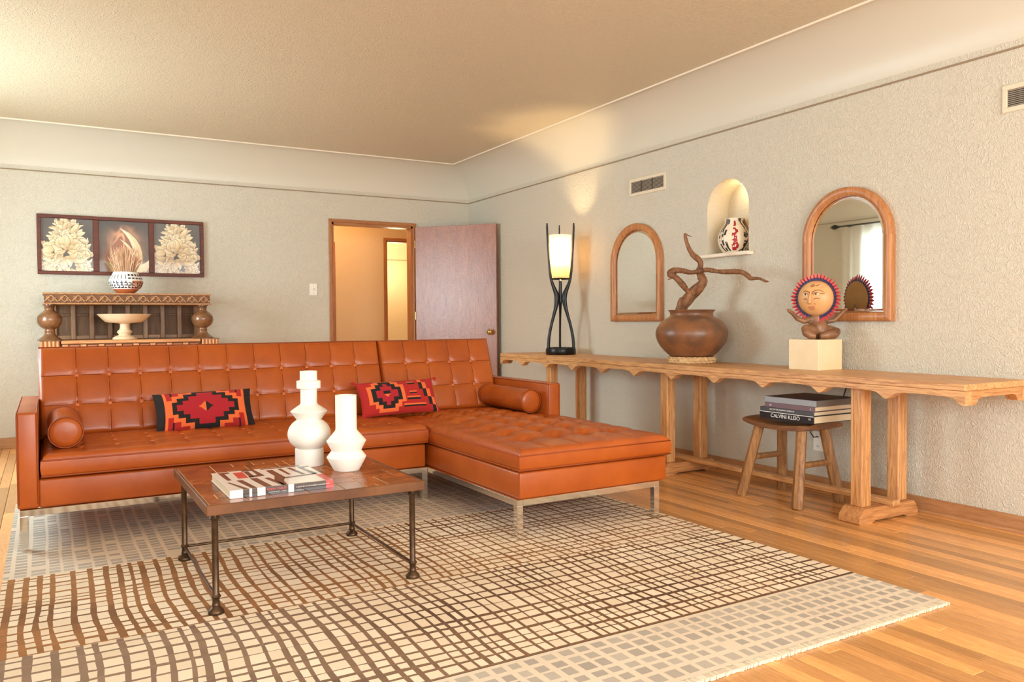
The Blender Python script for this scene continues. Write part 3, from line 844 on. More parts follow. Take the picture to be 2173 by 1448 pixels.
def pillow(label, x0, x1, yb, z0, h, lean_deg, pat, edgec, roll=0.0):
    t = thing('throw_pillow', label, 'pillow', ((x0 + x1) / 2, yb, z0), 0, 'kilim lumbar pillows on the sofa')
    L = x1 - x0; la = math.radians(lean_deg)
    M_ = Matrix.Translation(((x0 + x1) / 2, yb, z0 + h / 2 * math.cos(la))) @ Matrix.Rotation(roll, 4, 'Y') @ Matrix.Rotation(-la, 4, 'X')
    def P(u, v, s_):
        th = 0.062 * ((1 - abs(u) ** 3.2) ** 0.55) * ((1 - abs(v) ** 2.6) ** 0.6)
        pin = 1 - 0.05 * (1 - abs(u) ** 2) ; pin2 = 1 - 0.045 * (1 - abs(v) ** 2)
        return M_ @ Vector((u * L / 2 * pin2, s_ * th, v * h / 2 * pin))
    us = [-1 + 2 * k / 110 for k in range(111)]; vs_ = [-1 + 2 * k / 50 for k in range(51)]
    mb = MB().grid(lambda u, v: P(u, v, -1), us, vs_, pat)
    mb.build('front_cover', m_kilim, t, smooth=60, fixn=False)
    us2 = [-1 + 2 * k / 24 for k in range(25)]; vs2 = [-1 + 2 * k / 12 for k in range(13)]
    MB().grid(lambda u, v: P(u, v, 1), us2, vs2, lambda u, v: edgec).build('back_cover', m_kilim, t, smooth=60)
    if edgec != BLK:
        R = random.Random(2)
        for su in (-1, 1):
            for sv in (-1, 1):
                c0 = M_ @ Vector((su * L / 2 * 0.99, 0, sv * h / 2 * 0.97)); tm = MB()
                for k in range(7):
                    tm.tube([c0, c0 + Vector((su * 0.018, R.uniform(-.008, .008), sv * 0.004 + R.uniform(-0.008, 0.008))), c0 + Vector((su * 0.034, R.uniform(-.012, .012), sv * 0.004 - 0.008 + R.uniform(-0.012, 0.012)))], [0.003, 0.0026, 0.001], 5, col=RED)
                tm.build('tassel', m_kilim, t)
pillow('black ended kilim pillow with one large stepped crimson diamond, left of the vases', 0.484, 1.002, 4.65, 0.448, 0.232, 30, pat1, BLK, -0.02)
pillow('red and orange kilim pillow with corner tassels where sofa meets chaise', 1.632, 2.147, 4.655, 0.455, 0.232, 30, pat2, RED, -0.02)

# ------------------------------------------------------------------ coffee table
TX0, TX1, TY0, TY1, TZ = 0.458, 1.272, 2.866, 3.69, 0.405
table = thing('coffee_table', 'low coffee table with glazed brown tile top on bronzed iron legs', 'table', ((TX0 + TX1) / 2, (TY0 + TY1) / 2, RT))
edge = MB(); ew = 0.012; zb_ = TZ - 0.036
for a, b, c, d in ((TX0, TX1, TY0, TY0 + ew), (TX0, TX1, TY1 - ew, TY1), (TX0, TX0 + ew, TY0 + ew, TY1 - ew), (TX1 - ew, TX1, TY0 + ew, TY1 - ew)):
    edge.box(a, b, c, d, zb_, TZ, 0.002)
edge.build('table_rim', m_copperedge, table)
MB().box(TX0 + ew, TX1 - ew, TY0 + ew, TY1 - ew, zb_ + 0.006, TZ - 0.0022).build('table_bed', m_grout, table)
# random rectangular tiles from a coarse grid
Rt = random.Random(21); gx, gy = 18, 18; occ = [[0] * gy for _ in range(gx)]
cx_, cy_ = (TX1 - TX0 - 2 * ew) / gx, (TY1 - TY0 - 2 * ew) / gy
for i in range(gx):
    for j in range(gy):
        if occ[i][j]: continue
        w_, h_ = Rt.choice(((2, 1), (1, 2), (3, 2), (2, 2), (3, 1), (2, 3), (1, 1), (4, 2), (3, 3)))
        w_ = min(w_, gx - i); h_ = min(h_, gy - j)
        while any(occ[i + a][j + b] for a in range(w_) for b in range(h_)):
            if h_ > 1 and any(occ[i + a][j + h_ - 1] for a in range(w_)): h_ -= 1
            else: w_ -= 1
        for a in range(w_):
            for b in range(h_): occ[i + a][j + b] = 1
        g_ = 0.0022
        MB().box(TX0 + ew + i * cx_ + g_, TX0 + ew + (i + w_) * cx_ - g_, TY0 + ew + j * cy_ + g_, TY0 + ew + (j + h_) * cy_ - g_, TZ - 0.004, TZ - 0.0006, 0.0009).build('tile', m_tile, table)
legp = [(0.0, 0.0), (0.026, 0.0), (0.028, 0.006), (0.026, 0.013), (0.017, 0.022), (0.013, 0.028), (0.015, 0.031), (0.013, 0.035), (0.012, 0.052), (0.014, 0.055), (0.018, 0.061), (0.014, 0.067), (0.0115, 0.071), (0.0115, zb_ - RT - 0.030), (0.0135, zb_ - RT - 0.026), (0.0175, zb_ - RT - 0.019), (0.0135, zb_ - RT - 0.012), (0.012, zb_ - RT - 0.006), (0.014, zb_ - RT)]
legs = [(TX0 + 0.034, TY0 + 0.05), (TX1 - 0.034, TY0 + 0.05), (TX0 + 0.034, TY1 - 0.04), (TX1 - 0.034, TY1 - 0.04)]
for x, y in legs: MB().lathe(legp, (x, y, RT), 20).build('leg', m_iron, table, smooth=40)
for a, b in ((0, 2), (1, 3), (2, 3)):
    MB().tube([(legs[a][0], legs[a][1], RT + 0.058), (legs[b][0], legs[b][1], RT + 0.058)], 0.006, 8).build('stretcher_bar', m_iron, table, smooth=60)

# vases
v = thing('vase', 'tall matte white totem vase with collar and ball shape on the coffee table', 'vase', (0.985, 3.46, TZ), 0, 'white vases on the coffee table')
tp = [(0.060, 0.0), (0.0615, 0.003), (0.0615, 0.074), (0.057, 0.076)]
for k in range(13):
    a = -1.02 + k * (0.85 + 1.02) / 12; tp.append((0.0925 * math.cos(a) ** 0.95, 0.138 + 0.074 * math.sin(a)))
tp += [(0.052, 0.2), (0.0785, 0.236), (0.0785, 0.239), (0.038, 0.268), (0.0355, 0.275), (0.0355, 0.336), (0.0515, 0.339), (0.0515, 0.371), (0.037, 0.374), (0.037, 0.414), (0.032, 0.414), (0.032, 0.33), (0.0, 0.33)]
MB().lathe(tp, (0.985, 3.46, TZ), 48, cap=False).build('body', m_white, v, smooth=28)
v = thing('vase', 'shorter matte white vase with two angular rings on the coffee table', 'vase', (1.087, 3.262, TZ), 0, 'white vases on the coffee table')
sp = [(0.0535, 0.0), (0.0555, 0.003), (0.0825, 0.054), (0.0825, 0.057), (0.0625, 0.083), (0.0825, 0.122), (0.0825, 0.125), (0.046, 0.168), (0.0445, 0.174), (0.0445, 0.318), (0.038, 0.318), (0.038, 0.2), (0.0, 0.2)]
MB().lathe(sp, (1.087, 3.262, TZ), 48, cap=False).build('body', m_white, v, smooth=28)

# art book on the table
def book(t, x0, x1, y0, y1, z0, th, mat, spine='y0', cov=0.003, pages=m_paper):
    MB().box(x0 + 0.004, x1 - 0.004, y0 + 0.004, y1 - 0.004, z0 + cov, z0 + th - cov).build('page_block', pages, t)
    c = MB(); c.box(x0, x1, y0, y1, z0, z0 + cov, 0.0008); c.box(x0, x1, y0, y1, z0 + th - cov, z0 + th, 0.0008)
    if spine == 'y0': c.box(x0, x1, y0 - 0.001, y0 + 0.004, z0, z0 + th, 0.0008)
    else: c.box(x0 - 0.001, x0 + 0.004, y0, y1, z0, z0 + th, 0.0008)
    return c.build('cover', mat, t)
bx0, bx1, by0, by1, bz, bt = 0.548, 0.925, 2.937, 3.315, TZ, 0.030
bk = thing('art_book', 'thick art book with bold black and white cover and red spine end', 'book', ((bx0 + bx1) / 2, by0, bz))
cv = book(bk, bx0, bx1, by0, by1, bz, bt, plain('book_white', S(244, 238, 228), 0.25, coat=0.4))
INK = S(62, 48, 42); RDI = S(222, 66, 62); CRI = S(240, 226, 206)
prm = MB(); zt_ = bz + bt + 0.0004
BL, BH = bx1 - bx0, by1 - by0
def top(poly, c): prm.add([(bx0 + u * BL, by0 + v_ * BH, zt_) for u, v_ in poly], [tuple(range(len(poly)))], c)
def spn(u0, u1, w0, w1, c): prm.add([(bx0 + u0 * BL, by0 - 0.0014, bz + w0 * bt), (bx0 + u1 * BL, by0 - 0.0014, bz + w0 * bt), (bx0 + u1 * BL, by0 - 0.0014, bz + w1 * bt), (bx0 + u0 * BL, by0 - 0.0014, bz + w1 * bt)], [(0, 1, 2, 3)], c)
top([(0.06, 0.96), (0.17, 0.96), (0.17, 0.9), (0.115, 0.88), (0.115, 0.5), (0.075, 0.5)], INK)
top([(0.20, 0.9), (0.30, 0.9), (0.29, 0.55), (0.19, 0.55)], RDI); top([(0.31, 0.9), (0.36, 0.9), (0.36, 0.6), (0.31, 0.6)], INK)
top([(0.30, 1.0), (0.43, 1.0), (0.46, 0.58), (0.30, 0.54), (0.30, 0.62), (0.40, 0.66), (0.40, 0.92), (0.30, 0.92)], INK)
top([(0.50, 0.98), (0.92, 0.98), (0.92, 0.93), (0.50, 0.93)], INK)
top([(0.53, 0.86), (0.60, 0.86), (0.62, 0.4), (0.56, 0.2), (0.545, 0.0), (0.50, 0.0), (0.49, 0.3), (0.54, 0.5)], INK)
top([(0.66, 0.88), (0.70, 0.88), (0.71, 0.5), (0.68, 0.5)], INK); top([(0.76, 0.88), (0.80, 0.88), (0.845, 0.45), (0.81, 0.45)], INK)
top([(0.87, 0.88), (1.0, 0.9), (1.0, 0.84), (0.92, 0.8), (0.96, 0.4), (0.91, 0.4)], INK)
top([(0.60, 0.38), (0.95, 0.44), (0.95, 0.38), (0.60, 0.32)], INK)
top([(0.05, 0.40), (0.075, 0.40), (0.175, 0.0), (0.13, 0.0)], INK); top([(0.15, 0.46), (0.21, 0.46), (0.255, 0.0), (0.205, 0.0)], INK)
top([(0.29, 0.5), (0.36, 0.5), (0.40, 0.0), (0.33, 0.0)], INK); top([(0.42, 0.44), (0.47, 0.46), (0.53, 0.0), (0.49, 0.0)], INK)
top([(0.925, 0.36), (1.0, 0.36), (1.0, 0.0), (0.925, 0.0)], RDI)
for a, b in ((0.12, 0.18), (0.205, 0.255), (0.33, 0.55), (0.605, 0.925)): spn(a, b, 0, 1, INK)
spn(0.925, 1.0, 0, 1, RDI)
prm.build('printed_design', m_cover, bk, fixn=False)
def spine_text(txt, size, u, w, mat, parent):
    T = Matrix.Translation((bx0 + u * BL, by0 - 0.0018, bz + w * bt)) @ Matrix.Rotation(PI / 2, 4, 'X')
    return text_mb(txt, size, T).build('lettering', mat, parent)
spine_text('PIMPEY TABLES', 0.0105, 0.345, 0.55, m_inkred, bk)
spine_text('ILLUSTRATED DESIGN', 0.0042, 0.36, 0.28, m_inkwhite, bk); spine_text('EDITION', 0.0042, 0.49, 0.28, m_inkwhite, bk)
spine_text('A CENTURY OF ORNAMENT & MODERN ART', 0.0062, 0.625, 0.5, m_inkwhite, bk); spine_text('VOLUME ONE', 0.0042, 0.63, 0.14, m_inkwhite, bk)

# ------------------------------------------------------------------ console table along the right wall
CX, CY, CZ = 3.435, 1.98, 0.741
CL, CD = 4.22, 0.50
con = thing('console_table', 'very long oak console table with scalloped apron and three trestles along the right wall', 'table', (CX, CY, 0), -0.0152)
MB().box(0, CD, 0, CL, CZ - 0.03, CZ, 0.003).build('table_top', m_oak, con, w=False)
nc = 11
def scallop(L, n, lo, hi, top):
    p = [(0, top)]; st = L / n
    pts = [(0.0, lo), (0.012, lo)]
    for k in range(n):
        a = k * st
        if k > 0: pts += [(a - 0.030, lerp(lo, hi, 0.45)), (a - 0.012, lo + 0.004), (a, lo), (a + 0.012, lo + 0.004), (a + 0.030, lerp(lo, hi, 0.45))]
        else: pts += [(a + 0.030, lerp(lo, hi, 0.25))]
        pts += [(a + 0.052, lerp(lo, hi, 0.82)), (a + 0.085, hi - 0.002), (a + 0.14, hi), (a + st - 0.14, hi), (a + st - 0.085, hi - 0.002), (a + st - 0.052, lerp(lo, hi, 0.82))]
    pts += [(L - 0.030, lerp(lo, hi, 0.25)), (L - 0.012, lo), (L, lo)]
    return [(0, top)] + pts + [(L, top)]
ap = scallop(CL, nc, CZ - 0.093, CZ - 0.056, CZ - 0.0305)
def strip(poly_pts, f, mat, name):
    """apron from its lower outline: quads between outline and the top edge"""
    top = poly_pts[0][1]; low = poly_pts[1:-1]; mb = MB(); vs = []
    for a, z in low: vs += [f(a, z, 0), f(a, top, 0), f(a, z, 1), f(a, top, 1)]
    fs = []
    for k in range(len(low) - 1):
        i, j = 4 * k, 4 * k + 4
        fs += [(i, j, j + 1, i + 1), (i + 2, i + 3, j + 3, j + 2), (i, i + 2, j + 2, j), (i + 1, j + 1, j + 3, i + 3)]
    fs += [(0, 1, 3, 2), (4 * len(low) - 4, 4 * len(low) - 2, 4 * len(low) - 1, 4 * len(low) - 3)]
    mb.add(vs, fs); return mb.build(name, mat, con, w=False)
strip(ap, lambda a, z, t: (0.0008 + 0.05 * t, a, z), m_oak, 'apron')
strip(ap, lambda a, z, t: (CD - 0.0008 - 0.05 * t, a, z), m_oak, 'apron')
ae = [(0, CZ - 0.0305), (0.052, CZ - 0.093), (0.085, CZ - 0.091), (0.105, CZ - 0.064), (0.13, CZ - 0.06), (CD - 0.13, CZ - 0.06), (CD - 0.105, CZ - 0.064), (CD - 0.085, CZ - 0.091), (CD - 0.052, CZ - 0.093), (0, CZ - 0.0305)]
strip(ae, lambda a, z, t: (a, 0.0008 + 0.05 * t, z), m_oakx, 'apron')
strip(ae, lambda a, z, t: (a, CL - 0.0008 - 0.05 * t, z), m_oakx, 'apron')
for ty in (0.60, 2.08, 3.53):
    ft = [(0.03, 0.0), (0.02, 0.008), (0.024, 0.038), (0.055, 0.072), (0.07, 0.078), (0.455, 0.078), (0.475, 0.06), (0.49, 0.03), (0.492, 0.008), (0.485, 0.0), (0.40, 0.0), (0.375, 0.012), (0.145, 0.012), (0.12, 0.0)]
    MB().prism(ft, 1, ty - 0.06, ty + 0.06).build('trestle_foot', m_oakx, con, w=False)
    for px_ in (0.075, 0.365):
        MB().box(px_, px_ + 0.072, ty - 0.036, ty + 0.036, 0.077, CZ - 0.031, 0.006).build('post', m_oakz, con, w=False)
    MB().box(0.06, 0.46, ty - 0.03, ty + 0.03, CZ - 0.058, CZ - 0.0305, 0.003).build('cleat', m_oakx, con, w=False)
MB().box(0.232, 0.288, 0.50, 3.63, 0.0785, 0.108, 0.004).build('stretcher', m_oak, con, w=False)

# table lamp
lx, ly, lz = 3.765, 5.62, CZ
er = Vector((math.cos(YAW), -math.sin(YAW), 0)); ef = Vector((-math.sin(YAW), -math.cos(YAW), 0))
lamp = thing('table_lamp', 'tall sculptural black three armed lamp with lit cream drum shade on the console', 'lamp', (lx, ly, lz))
MB().lathe([(0.0, 0.0), (0.124, 0.0), (0.128, 0.005), (0.128, 0.044), (0.124, 0.056), (0.116, 0.060), (0.106, 0.060), (0.104, 0.05), (0.104, 0.012), (0.0, 0.012)], (lx, ly, lz), 40, cap=False).build('base_ring', m_black, lamp, smooth=40)
sc = 0.00398
prof = [(27.0, 741), (26.5, 728), (25.5, 716), (22.8, 700), (19.2, 684), (15.2, 670), (11.2, 655), (8.6, 642), (7.6, 632), (9.2, 622), (13.2, 612), (17.2, 602), (20.6, 590), (22.8, 575), (25.0, 545), (26.6, 520), (27.8, 495), (28.3, 482), (28.2, 473)]
rads = [0.0145, 0.0135, 0.013, 0.0125, 0.0125, 0.0135, 0.016, 0.020, 0.0225, 0.021, 0.017, 0.014, 0.012, 0.0105, 0.009, 0.009, 0.009, 0.0088, 0.006]
base_a = math.atan2(ef.y, ef.x)
for da in (74, -74, 180):
    a = base_a + math.radians(da); dr_ = Vector((math.cos(a), math.sin(a), 0)); k = 0.962
    pts = [Vector((lx, ly, lz + (752 - py) * sc)) + dr_ * (r_ * sc / k) for r_, py in prof]
    MB().tube(pts, rads, 10, flat=0.72, up=tuple(dr_.cross(Vector((0, 0, 1))))).build('arm', m_black, lamp, smooth=60)
MB().tube([(lx, ly, lz + (640 - 752) * -sc), (lx, ly, lz + (752 - 596) * sc)], 0.0135, 12).build('stem', m_black, lamp, smooth=50)
zs0, zs1 = lz + (752 - 589) * sc, lz + (752 - 498) * sc
def shade_mat():
    n = Nodes('lit_shade')
    df = n.n('ShaderNodeBsdfDiffuse'); df.inputs['Color'].default_value = (0.80, 0.66, 0.42, 1)
    tl = n.n('ShaderNodeBsdfTranslucent'); tl.inputs['Color'].default_value = (0.66, 0.47, 0.22, 1)
    mx = n.n('ShaderNodeMixShader'); mx.inputs[0].default_value = 0.5
    n.l(df.outputs[0], mx.inputs[1]); n.l(tl.outputs[0], mx.inputs[2]); n.l(mx.outputs[0], n.out.inputs['Surface'])
    return n.m
MB().lathe([(0.078, zs0), (0.084, zs0 + 0.11), (0.0895, zs0 + 0.24), (0.0925, zs1)], (lx, ly, 0), 40, cap=False).build('lamp_shade', shade_mat(), lamp, smooth=60)
MB().tube([(lx + 0.081 * math.cos(2 * PI * k / 32), ly + 0.081 * math.sin(2 * PI * k / 32), zs0 - 0.006) for k in range(32)], 0.005, 6, closed=True).build('shade_ring', m_black, lamp, smooth=60)
sp_ = MB()
for k in range(3):
    a = base_a + 2 * PI * k / 3 + 1.0
    sp_.tube([(lx, ly, zs0 - 0.006), (lx + 0.081 * math.cos(a), ly + 0.081 * math.sin(a), zs0 - 0.006)], 0.003, 6)
sp_.build('shade_spider', m_black, lamp)
def bulb_mat():
    n = Nodes('bulb_glow'); e_ = n.n('ShaderNodeEmission'); e_.inputs['Color'].default_value = (1.0, 0.72, 0.38, 1); e_.inputs['Strength'].default_value = 25
    n.l(e_.outputs[0], n.out.inputs['Surface']); return n.m
zb2 = zs0 + 0.16
MB().ell((lx, ly, zb2), (0.026, 0.026, 0.036), n=14, m=8).build('bulb', bulb_mat(), lamp, smooth=60)
MB().tube([(lx, ly, zs0 - 0.02), (lx, ly, zb2 - 0.03)], 0.012, 10).build('socket', m_brass, lamp, smooth=50)
point('table_lamp_bulb', (lx, ly, zb2 + 0.05), 26, (1.0, 0.72, 0.38), 0.03)

# clay pot on its straw ring, with driftwood
px0, py0 = 3.722, 3.985; s_ = 0.00315
ring = thing('pot_ring', 'braided straw ring under the clay pot on the console', 'pot stand', (px0, py0, CZ))
for lvl, (rr, zz) in enumerate(((0.146, 0.011), (0.150, 0.024), (0.143, 0.034))):
    rb_ = MB(); nn = 96
    for st in range(2):
        rb_.tube([(px0 + (rr + 0.006 * math.sin(13 * 2 * PI * k / nn + st * PI + lvl)) * math.cos(2 * PI * k / nn), py0 + (rr + 0.006 * math.sin(13 * 2 * PI * k / nn + st * PI + lvl)) * math.sin(2 * PI * k / nn), CZ + zz + 0.003 * math.cos(13 * 2 * PI * k / nn + st * PI)) for k in range(nn)], 0.0088, 6, closed=True)
    rb_.build('straw_braid', m_straw, ring, smooth=60)
pot = thing('clay_pot', 'large round burnished brown clay pot holding driftwood on the console', 'pot', (px0, py0, CZ + 0.04))
pp = [(0.0, 756), (42, 755), (46, 752), (56, 743.5), (65, 733), (71.5, 722), (74.8, 712), (75.6, 705), (74.4, 698), (72, 692), (65, 682), (56, 675), (48.5, 671), (45.5, 668), (44.6, 664), (45.5, 660), (48.5, 657.2), (49.2, 656), (48.6, 655.2), (46, 656.5), (42, 661), (41.5, 668), (46, 672), (66, 690), (70, 706), (60, 735), (40, 750), (0, 751)]
MB().lathe([(r_ * s_, CZ + 0.038 + (756 - z_) * s_) for r_, z_ in pp], (px0, py0, 0), 56, cap=False).build('body', m_clay, pot, smooth=50)
dw = thing('driftwood_branch', 'twisted driftwood branch standing in the clay pot', 'branch', (px0, py0, CZ + 0.2))
def dpt(cx, cy, dep): 
    lat = (1410 + cx / 7.62 - 1469) * s_; z = CZ + (768 - (480 + cy / 7.62)) * s_
    p = Vector((px0, py0, z)) + er * lat
    d = dep + max(0.0, lat) * 1.0 - 0.25 * max(0.0, -lat)      # the long arm runs along the wall
    c = Vector((0, 0, CAM_H)); return c + (p - c) * (1 - d / (p - c).length)
def branch(mb, pts, R, dep, n=10, seed=0):
    P = [dpt(a, b, d) for (a, b), d in zip(pts, dep)]
    # resample with Catmull-Rom
    out, rr = [], []
    for i in range(len(P) - 1):
        p0, p1, p2, p3 = P[max(0, i - 1)], P[i], P[i + 1], P[min(len(P) - 1, i + 2)]
        for k in range(4):
            t = k / 4
            q_ = 0.5 * ((2 * p1) + (p2 - p0) * t + (2 * p0 - 5 * p1 + 4 * p2 - p3) * t * t + (3 * p1 - p0 - 3 * p2 + p3) * t ** 3)
            out.append(q_); rr.append(lerp(R[i], R[i + 1], t) * 1.2 * s_ / 7.62 * (1 + 0.12 * nz(i * 3.1 + t * 2, seed)))
    out.append(P[-1]); rr.append(R[-1] * s_ / 7.62)
    a0 = len(mb.v); mb.tube(out, rr, n)
    for k in range(a0, len(mb.v)):
        i = (k - a0) // n; p = Vector(mb.v[k]); c = out[min(i, len(out) - 1)]; d = p - c
        g = 1 + 0.28 * nz(math.atan2(d.dot(er), d.dot(ef)) * 1.3 + i * 0.12, i * 0.18, seed + 2)
        mb.v[k] = tuple(c + d * g)
db = MB()
branch(db, [(275, 1480), (285, 1340), (335, 1230), (430, 1110), (560, 985), (640, 890), (612, 800), (572, 710), (600, 630), (585, 550), (520, 485), (450, 415), (400, 325), (365, 210), (345, 125), (352, 100)], [70, 74, 78, 76, 72, 60, 52, 42, 36, 36, 38, 33, 28, 24, 18, 12], [0.0, 0.0, 0.0, 0.0, -0.01, -0.02, -0.02, -0.02, -0.01, 0.0, 0.02, 0.03, 0.04, 0.05, 0.05, 0.05], 12, 1)
branch(db, [(350, 102), (385, 125), (455, 152)], [11, 9, 3], [0.05, 0.055, 0.06], 6, 2)
branch(db, [(450, 1100), (380, 1020), (300, 920), (225, 835), (150, 780), (112, 740), (180, 700), (290, 700), (400, 722), (475, 730), (560, 716), (680, 690), (780, 697), (900, 716), (1050, 722), (1200, 722), (1290, 738), (1350, 785), (1410, 832), (1500, 832), (1570, 842), (1650, 880), (1700, 888)], [32, 32, 36, 38, 42, 48, 46, 36, 30, 24, 28, 28, 28, 30, 32, 32, 28, 30, 26, 19, 17, 15, 7], [0.01, 0.03, 0.05, 0.06, 0.065, 0.065, 0.06, 0.05, 0.045, 0.04, 0.04, 0.04, 0.03, 0.025, 0.02, 0.02, 0.02, 0.02, 0.02, 0.02, 0.02, 0.02, 0.02], 10, 3)
branch(db, [(140, 800), (118, 825), (65, 845)], [16, 12, 5], [0.065, 0.07, 0.075], 6, 4)
branch(db, [(240, 1340), (265, 1220), (292, 1135)], [44, 38, 16], [0.03, 0.03, 0.03], 8, 5)
db.build('wood', m_drift, dw, smooth=70)

# sun figurine on a limestone cube
MBc = MB().box(3.71, 3.912, 2.96, 3.166, CZ, CZ + 0.173, 0.002)
cube = tag(MBc.build('stone_cube', m_stone), 'plain cream limestone cube on the console under the sun figurine', 'pedestal')
sx, sy, sz = 3.818, 3.05, CZ + 0.173
sun = thing('sun_figurine', 'painted clay sun face figurine with red rays sitting cross legged on the stone cube', 'figurine', (sx, sy, sz))
u_ = 0.0027
hc = Vector((sx, sy, sz)) + er * (-4 * u_) + ef * 0.0 + Vector((0, 0, 87 * u_))
th = math.radians(42)
nrm = (ef * math.cos(th) - er * math.sin(th)).normalized(); nrm = (nrm + Vector((0, 0, 0.02))).normalized()
fu = Vector((0, 0, 1)).cross(nrm).normalized(); fv = nrm.cross(fu).normalized()
HM = Matrix(((fu.x, fv.x, nrm.x, hc.x), (fu.y, fv.y, nrm.y, hc.y), (fu.z, fv.z, nrm.z, hc.z), (0, 0, 0, 1)))
HR = 37.5 * u_; HD = 0.080
head = MB().lathe([(HR, 0.0)] + [(HR * math.cos(a), HD * math.sin(a)) for a in [PI / 2 * k / 14 for k in range(1, 14)]] + [(0.0, HD)], n=48, M=HM, cap=False).build('face', m_sunclay, sun, smooth=60)
MB().lathe([(0.0, -0.022), (HR * 0.6, -0.020), (HR * 0.95, -0.012), (HR * 1.06, -0.002), (HR * 1.06, 0.001)], n=48, M=HM, cap=False).build('head_back', m_sunback, sun, smooth=60)
MB().lathe([(HR * 0.985, 0.004), (HR * 1.03, 0.007), (HR * 1.10, 0.004), (HR * 1.10, -0.003), (HR * 1.0, -0.003)], n=48, M=HM, cap=False).build('blue_ring', m_sunring, sun, smooth=60)
Rr = random.Random(5); NR = 40
BLU, RYD, PNK = S(54, 46, 92), S(176, 34, 48), S(222, 88, 84)
for k in range(NR):
    a = 2 * PI * k / NR + 0.05; L0, L1 = HR * 1.04, HR * (1.40 + Rr.uniform(-0.03, 0.05)); wd = HR * 0.088
    rm_ = MB(); sec = [(0.0, 0.75, BLU), (0.30, 1.0, BLU), (0.42, 1.05, RYD), (0.7, 0.78, RYD), (0.9, 0.36, RYD), (1.0, 0.06, RYD)]
    tilt = 0.012
    vs = []
    for t, w_, c in sec:
        rr = lerp(L0, L1, t); zz = 0.001 + tilt * t
        for x_, z_ in ((-wd * w_, 0.0), (0.0, 0.0052 * (0.4 + w_ * 0.6)), (wd * w_, 0.0), (0.0, -0.003 * (0.4 + w_ * 0.6))):
            vs.append(HM @ Vector((rr * math.cos(a) - x_ * math.sin(a), rr * math.sin(a) + x_ * math.cos(a), zz + z_)))
    fs, cl = [], []
    for i in range(len(sec) - 1):
        for j in range(4):
            fs.append((i * 4 + j, i * 4 + (j + 1) % 4, i * 4 + 4 + (j + 1) % 4, i * 4 + 4 + j))
            cl.append(sec[i][2] if sec[i + 1][2] == sec[i][2] else mixc(BLU, RYD, 0.5) if j % 2 else PNK)
            if j == 0 and sec[i][2] == RYD: cl[-1] = PNK
    fs += [(0, 1, 2, 3), tuple(range(len(vs) - 4, len(vs)))]; cl += [BLU, RYD]
    rm_.add(vs, fs, cl); rm_.build('ray', m_ray, sun)
def fs_pt(cx, cy, off=0.0):
    """crop position on the face to a point on the dome"""
    a = (cx - 480) / 412 * HR * 1.02; b = (650 - cy) / 412 * HR
    rr = min(0.98, math.hypot(a, b) / HR)
    return HM @ Vector((a, b, HD * math.sqrt(1 - rr * rr) + off))
def stroke(pts, r_, mat, name, par, off=0.0012, n=6):
    rad = r_ if isinstance(r_, list) else [r_ * u for u in ([0.5] + [1.0] * (len(pts) - 2) + [0.4])]
    MB().tube([fs_pt(a, b, off) for a, b in pts], rad, n).build(name, mat, par, smooth=60)
stroke([(478, 500), (472, 580), (462, 680), (452, 760), (456, 792)], [0.0035, 0.0065, 0.0085, 0.0115, 0.0055], m_sunclay, 'nose', head, 0.003, 8)
for ex, ey, sgn in ((352, 572, -1), (596, 568, 1)):
    p = fs_pt(ex, ey, -0.001)
    MB().ell(p, (0.0150, 0.0070, 0.0032), HM.to_3x3(), 14, 8).build('eye', m_eye, head, smooth=60)
    MB().ell(fs_pt(ex - 4, ey, 0.0022), (0.0048, 0.0052, 0.003), HM.to_3x3(), 10, 6).build('pupil', m_pupil, head, smooth=60)
    stroke([(ex - 60, ey + 10), (ex - 30, ey - 28), (ex + 12, ey - 34), (ex + 62, ey + 4)], 0.0022, m_mark, 'eyelid', head, 0.003)
stroke([(455, 560), (440, 530), (400, 500), (340, 486), (275, 505)], 0.0022, m_mark, 'brow', head)
stroke([(505, 570), (520, 520), (570, 480), (650, 470), (745, 520)], 0.0022, m_mark, 'brow', head)
stroke([(660, 545), (720, 560), (765, 540)], 0.002, m_mark, 'painted_line', head)
stroke([(300, 660), (340, 690), (390, 680), (370, 655), (330, 665)], 0.002, m_mark, 'painted_line', head)
stroke([(540, 690), (580, 665), (630, 662), (675, 682)], 0.002, m_mark, 'painted_line', head)
stroke([(445, 390), (490, 395), (530, 370), (500, 335), (462, 365), (450, 390)], 0.0022, m_mark, 'painted_line', head)
stroke([(560, 375), (590, 370), (625, 335)], 0.0022, m_mark, 'painted_line', head)
stroke([(540, 800), (560, 785), (585, 805)], 0.0016, m_mark, 'painted_line', head)
stroke([(400, 868), (440, 858), (475, 866), (515, 856), (560, 866)], [0.001, 0.0036, 0.0034, 0.0036, 0.001], m_lip, 'lip', head, 0.002, 8)
stroke([(415, 880), (450, 905), (485, 915), (520, 902), (552, 878)], [0.001, 0.0042, 0.0052, 0.0042, 0.001], m_lip, 'lip', head, 0.001, 8)
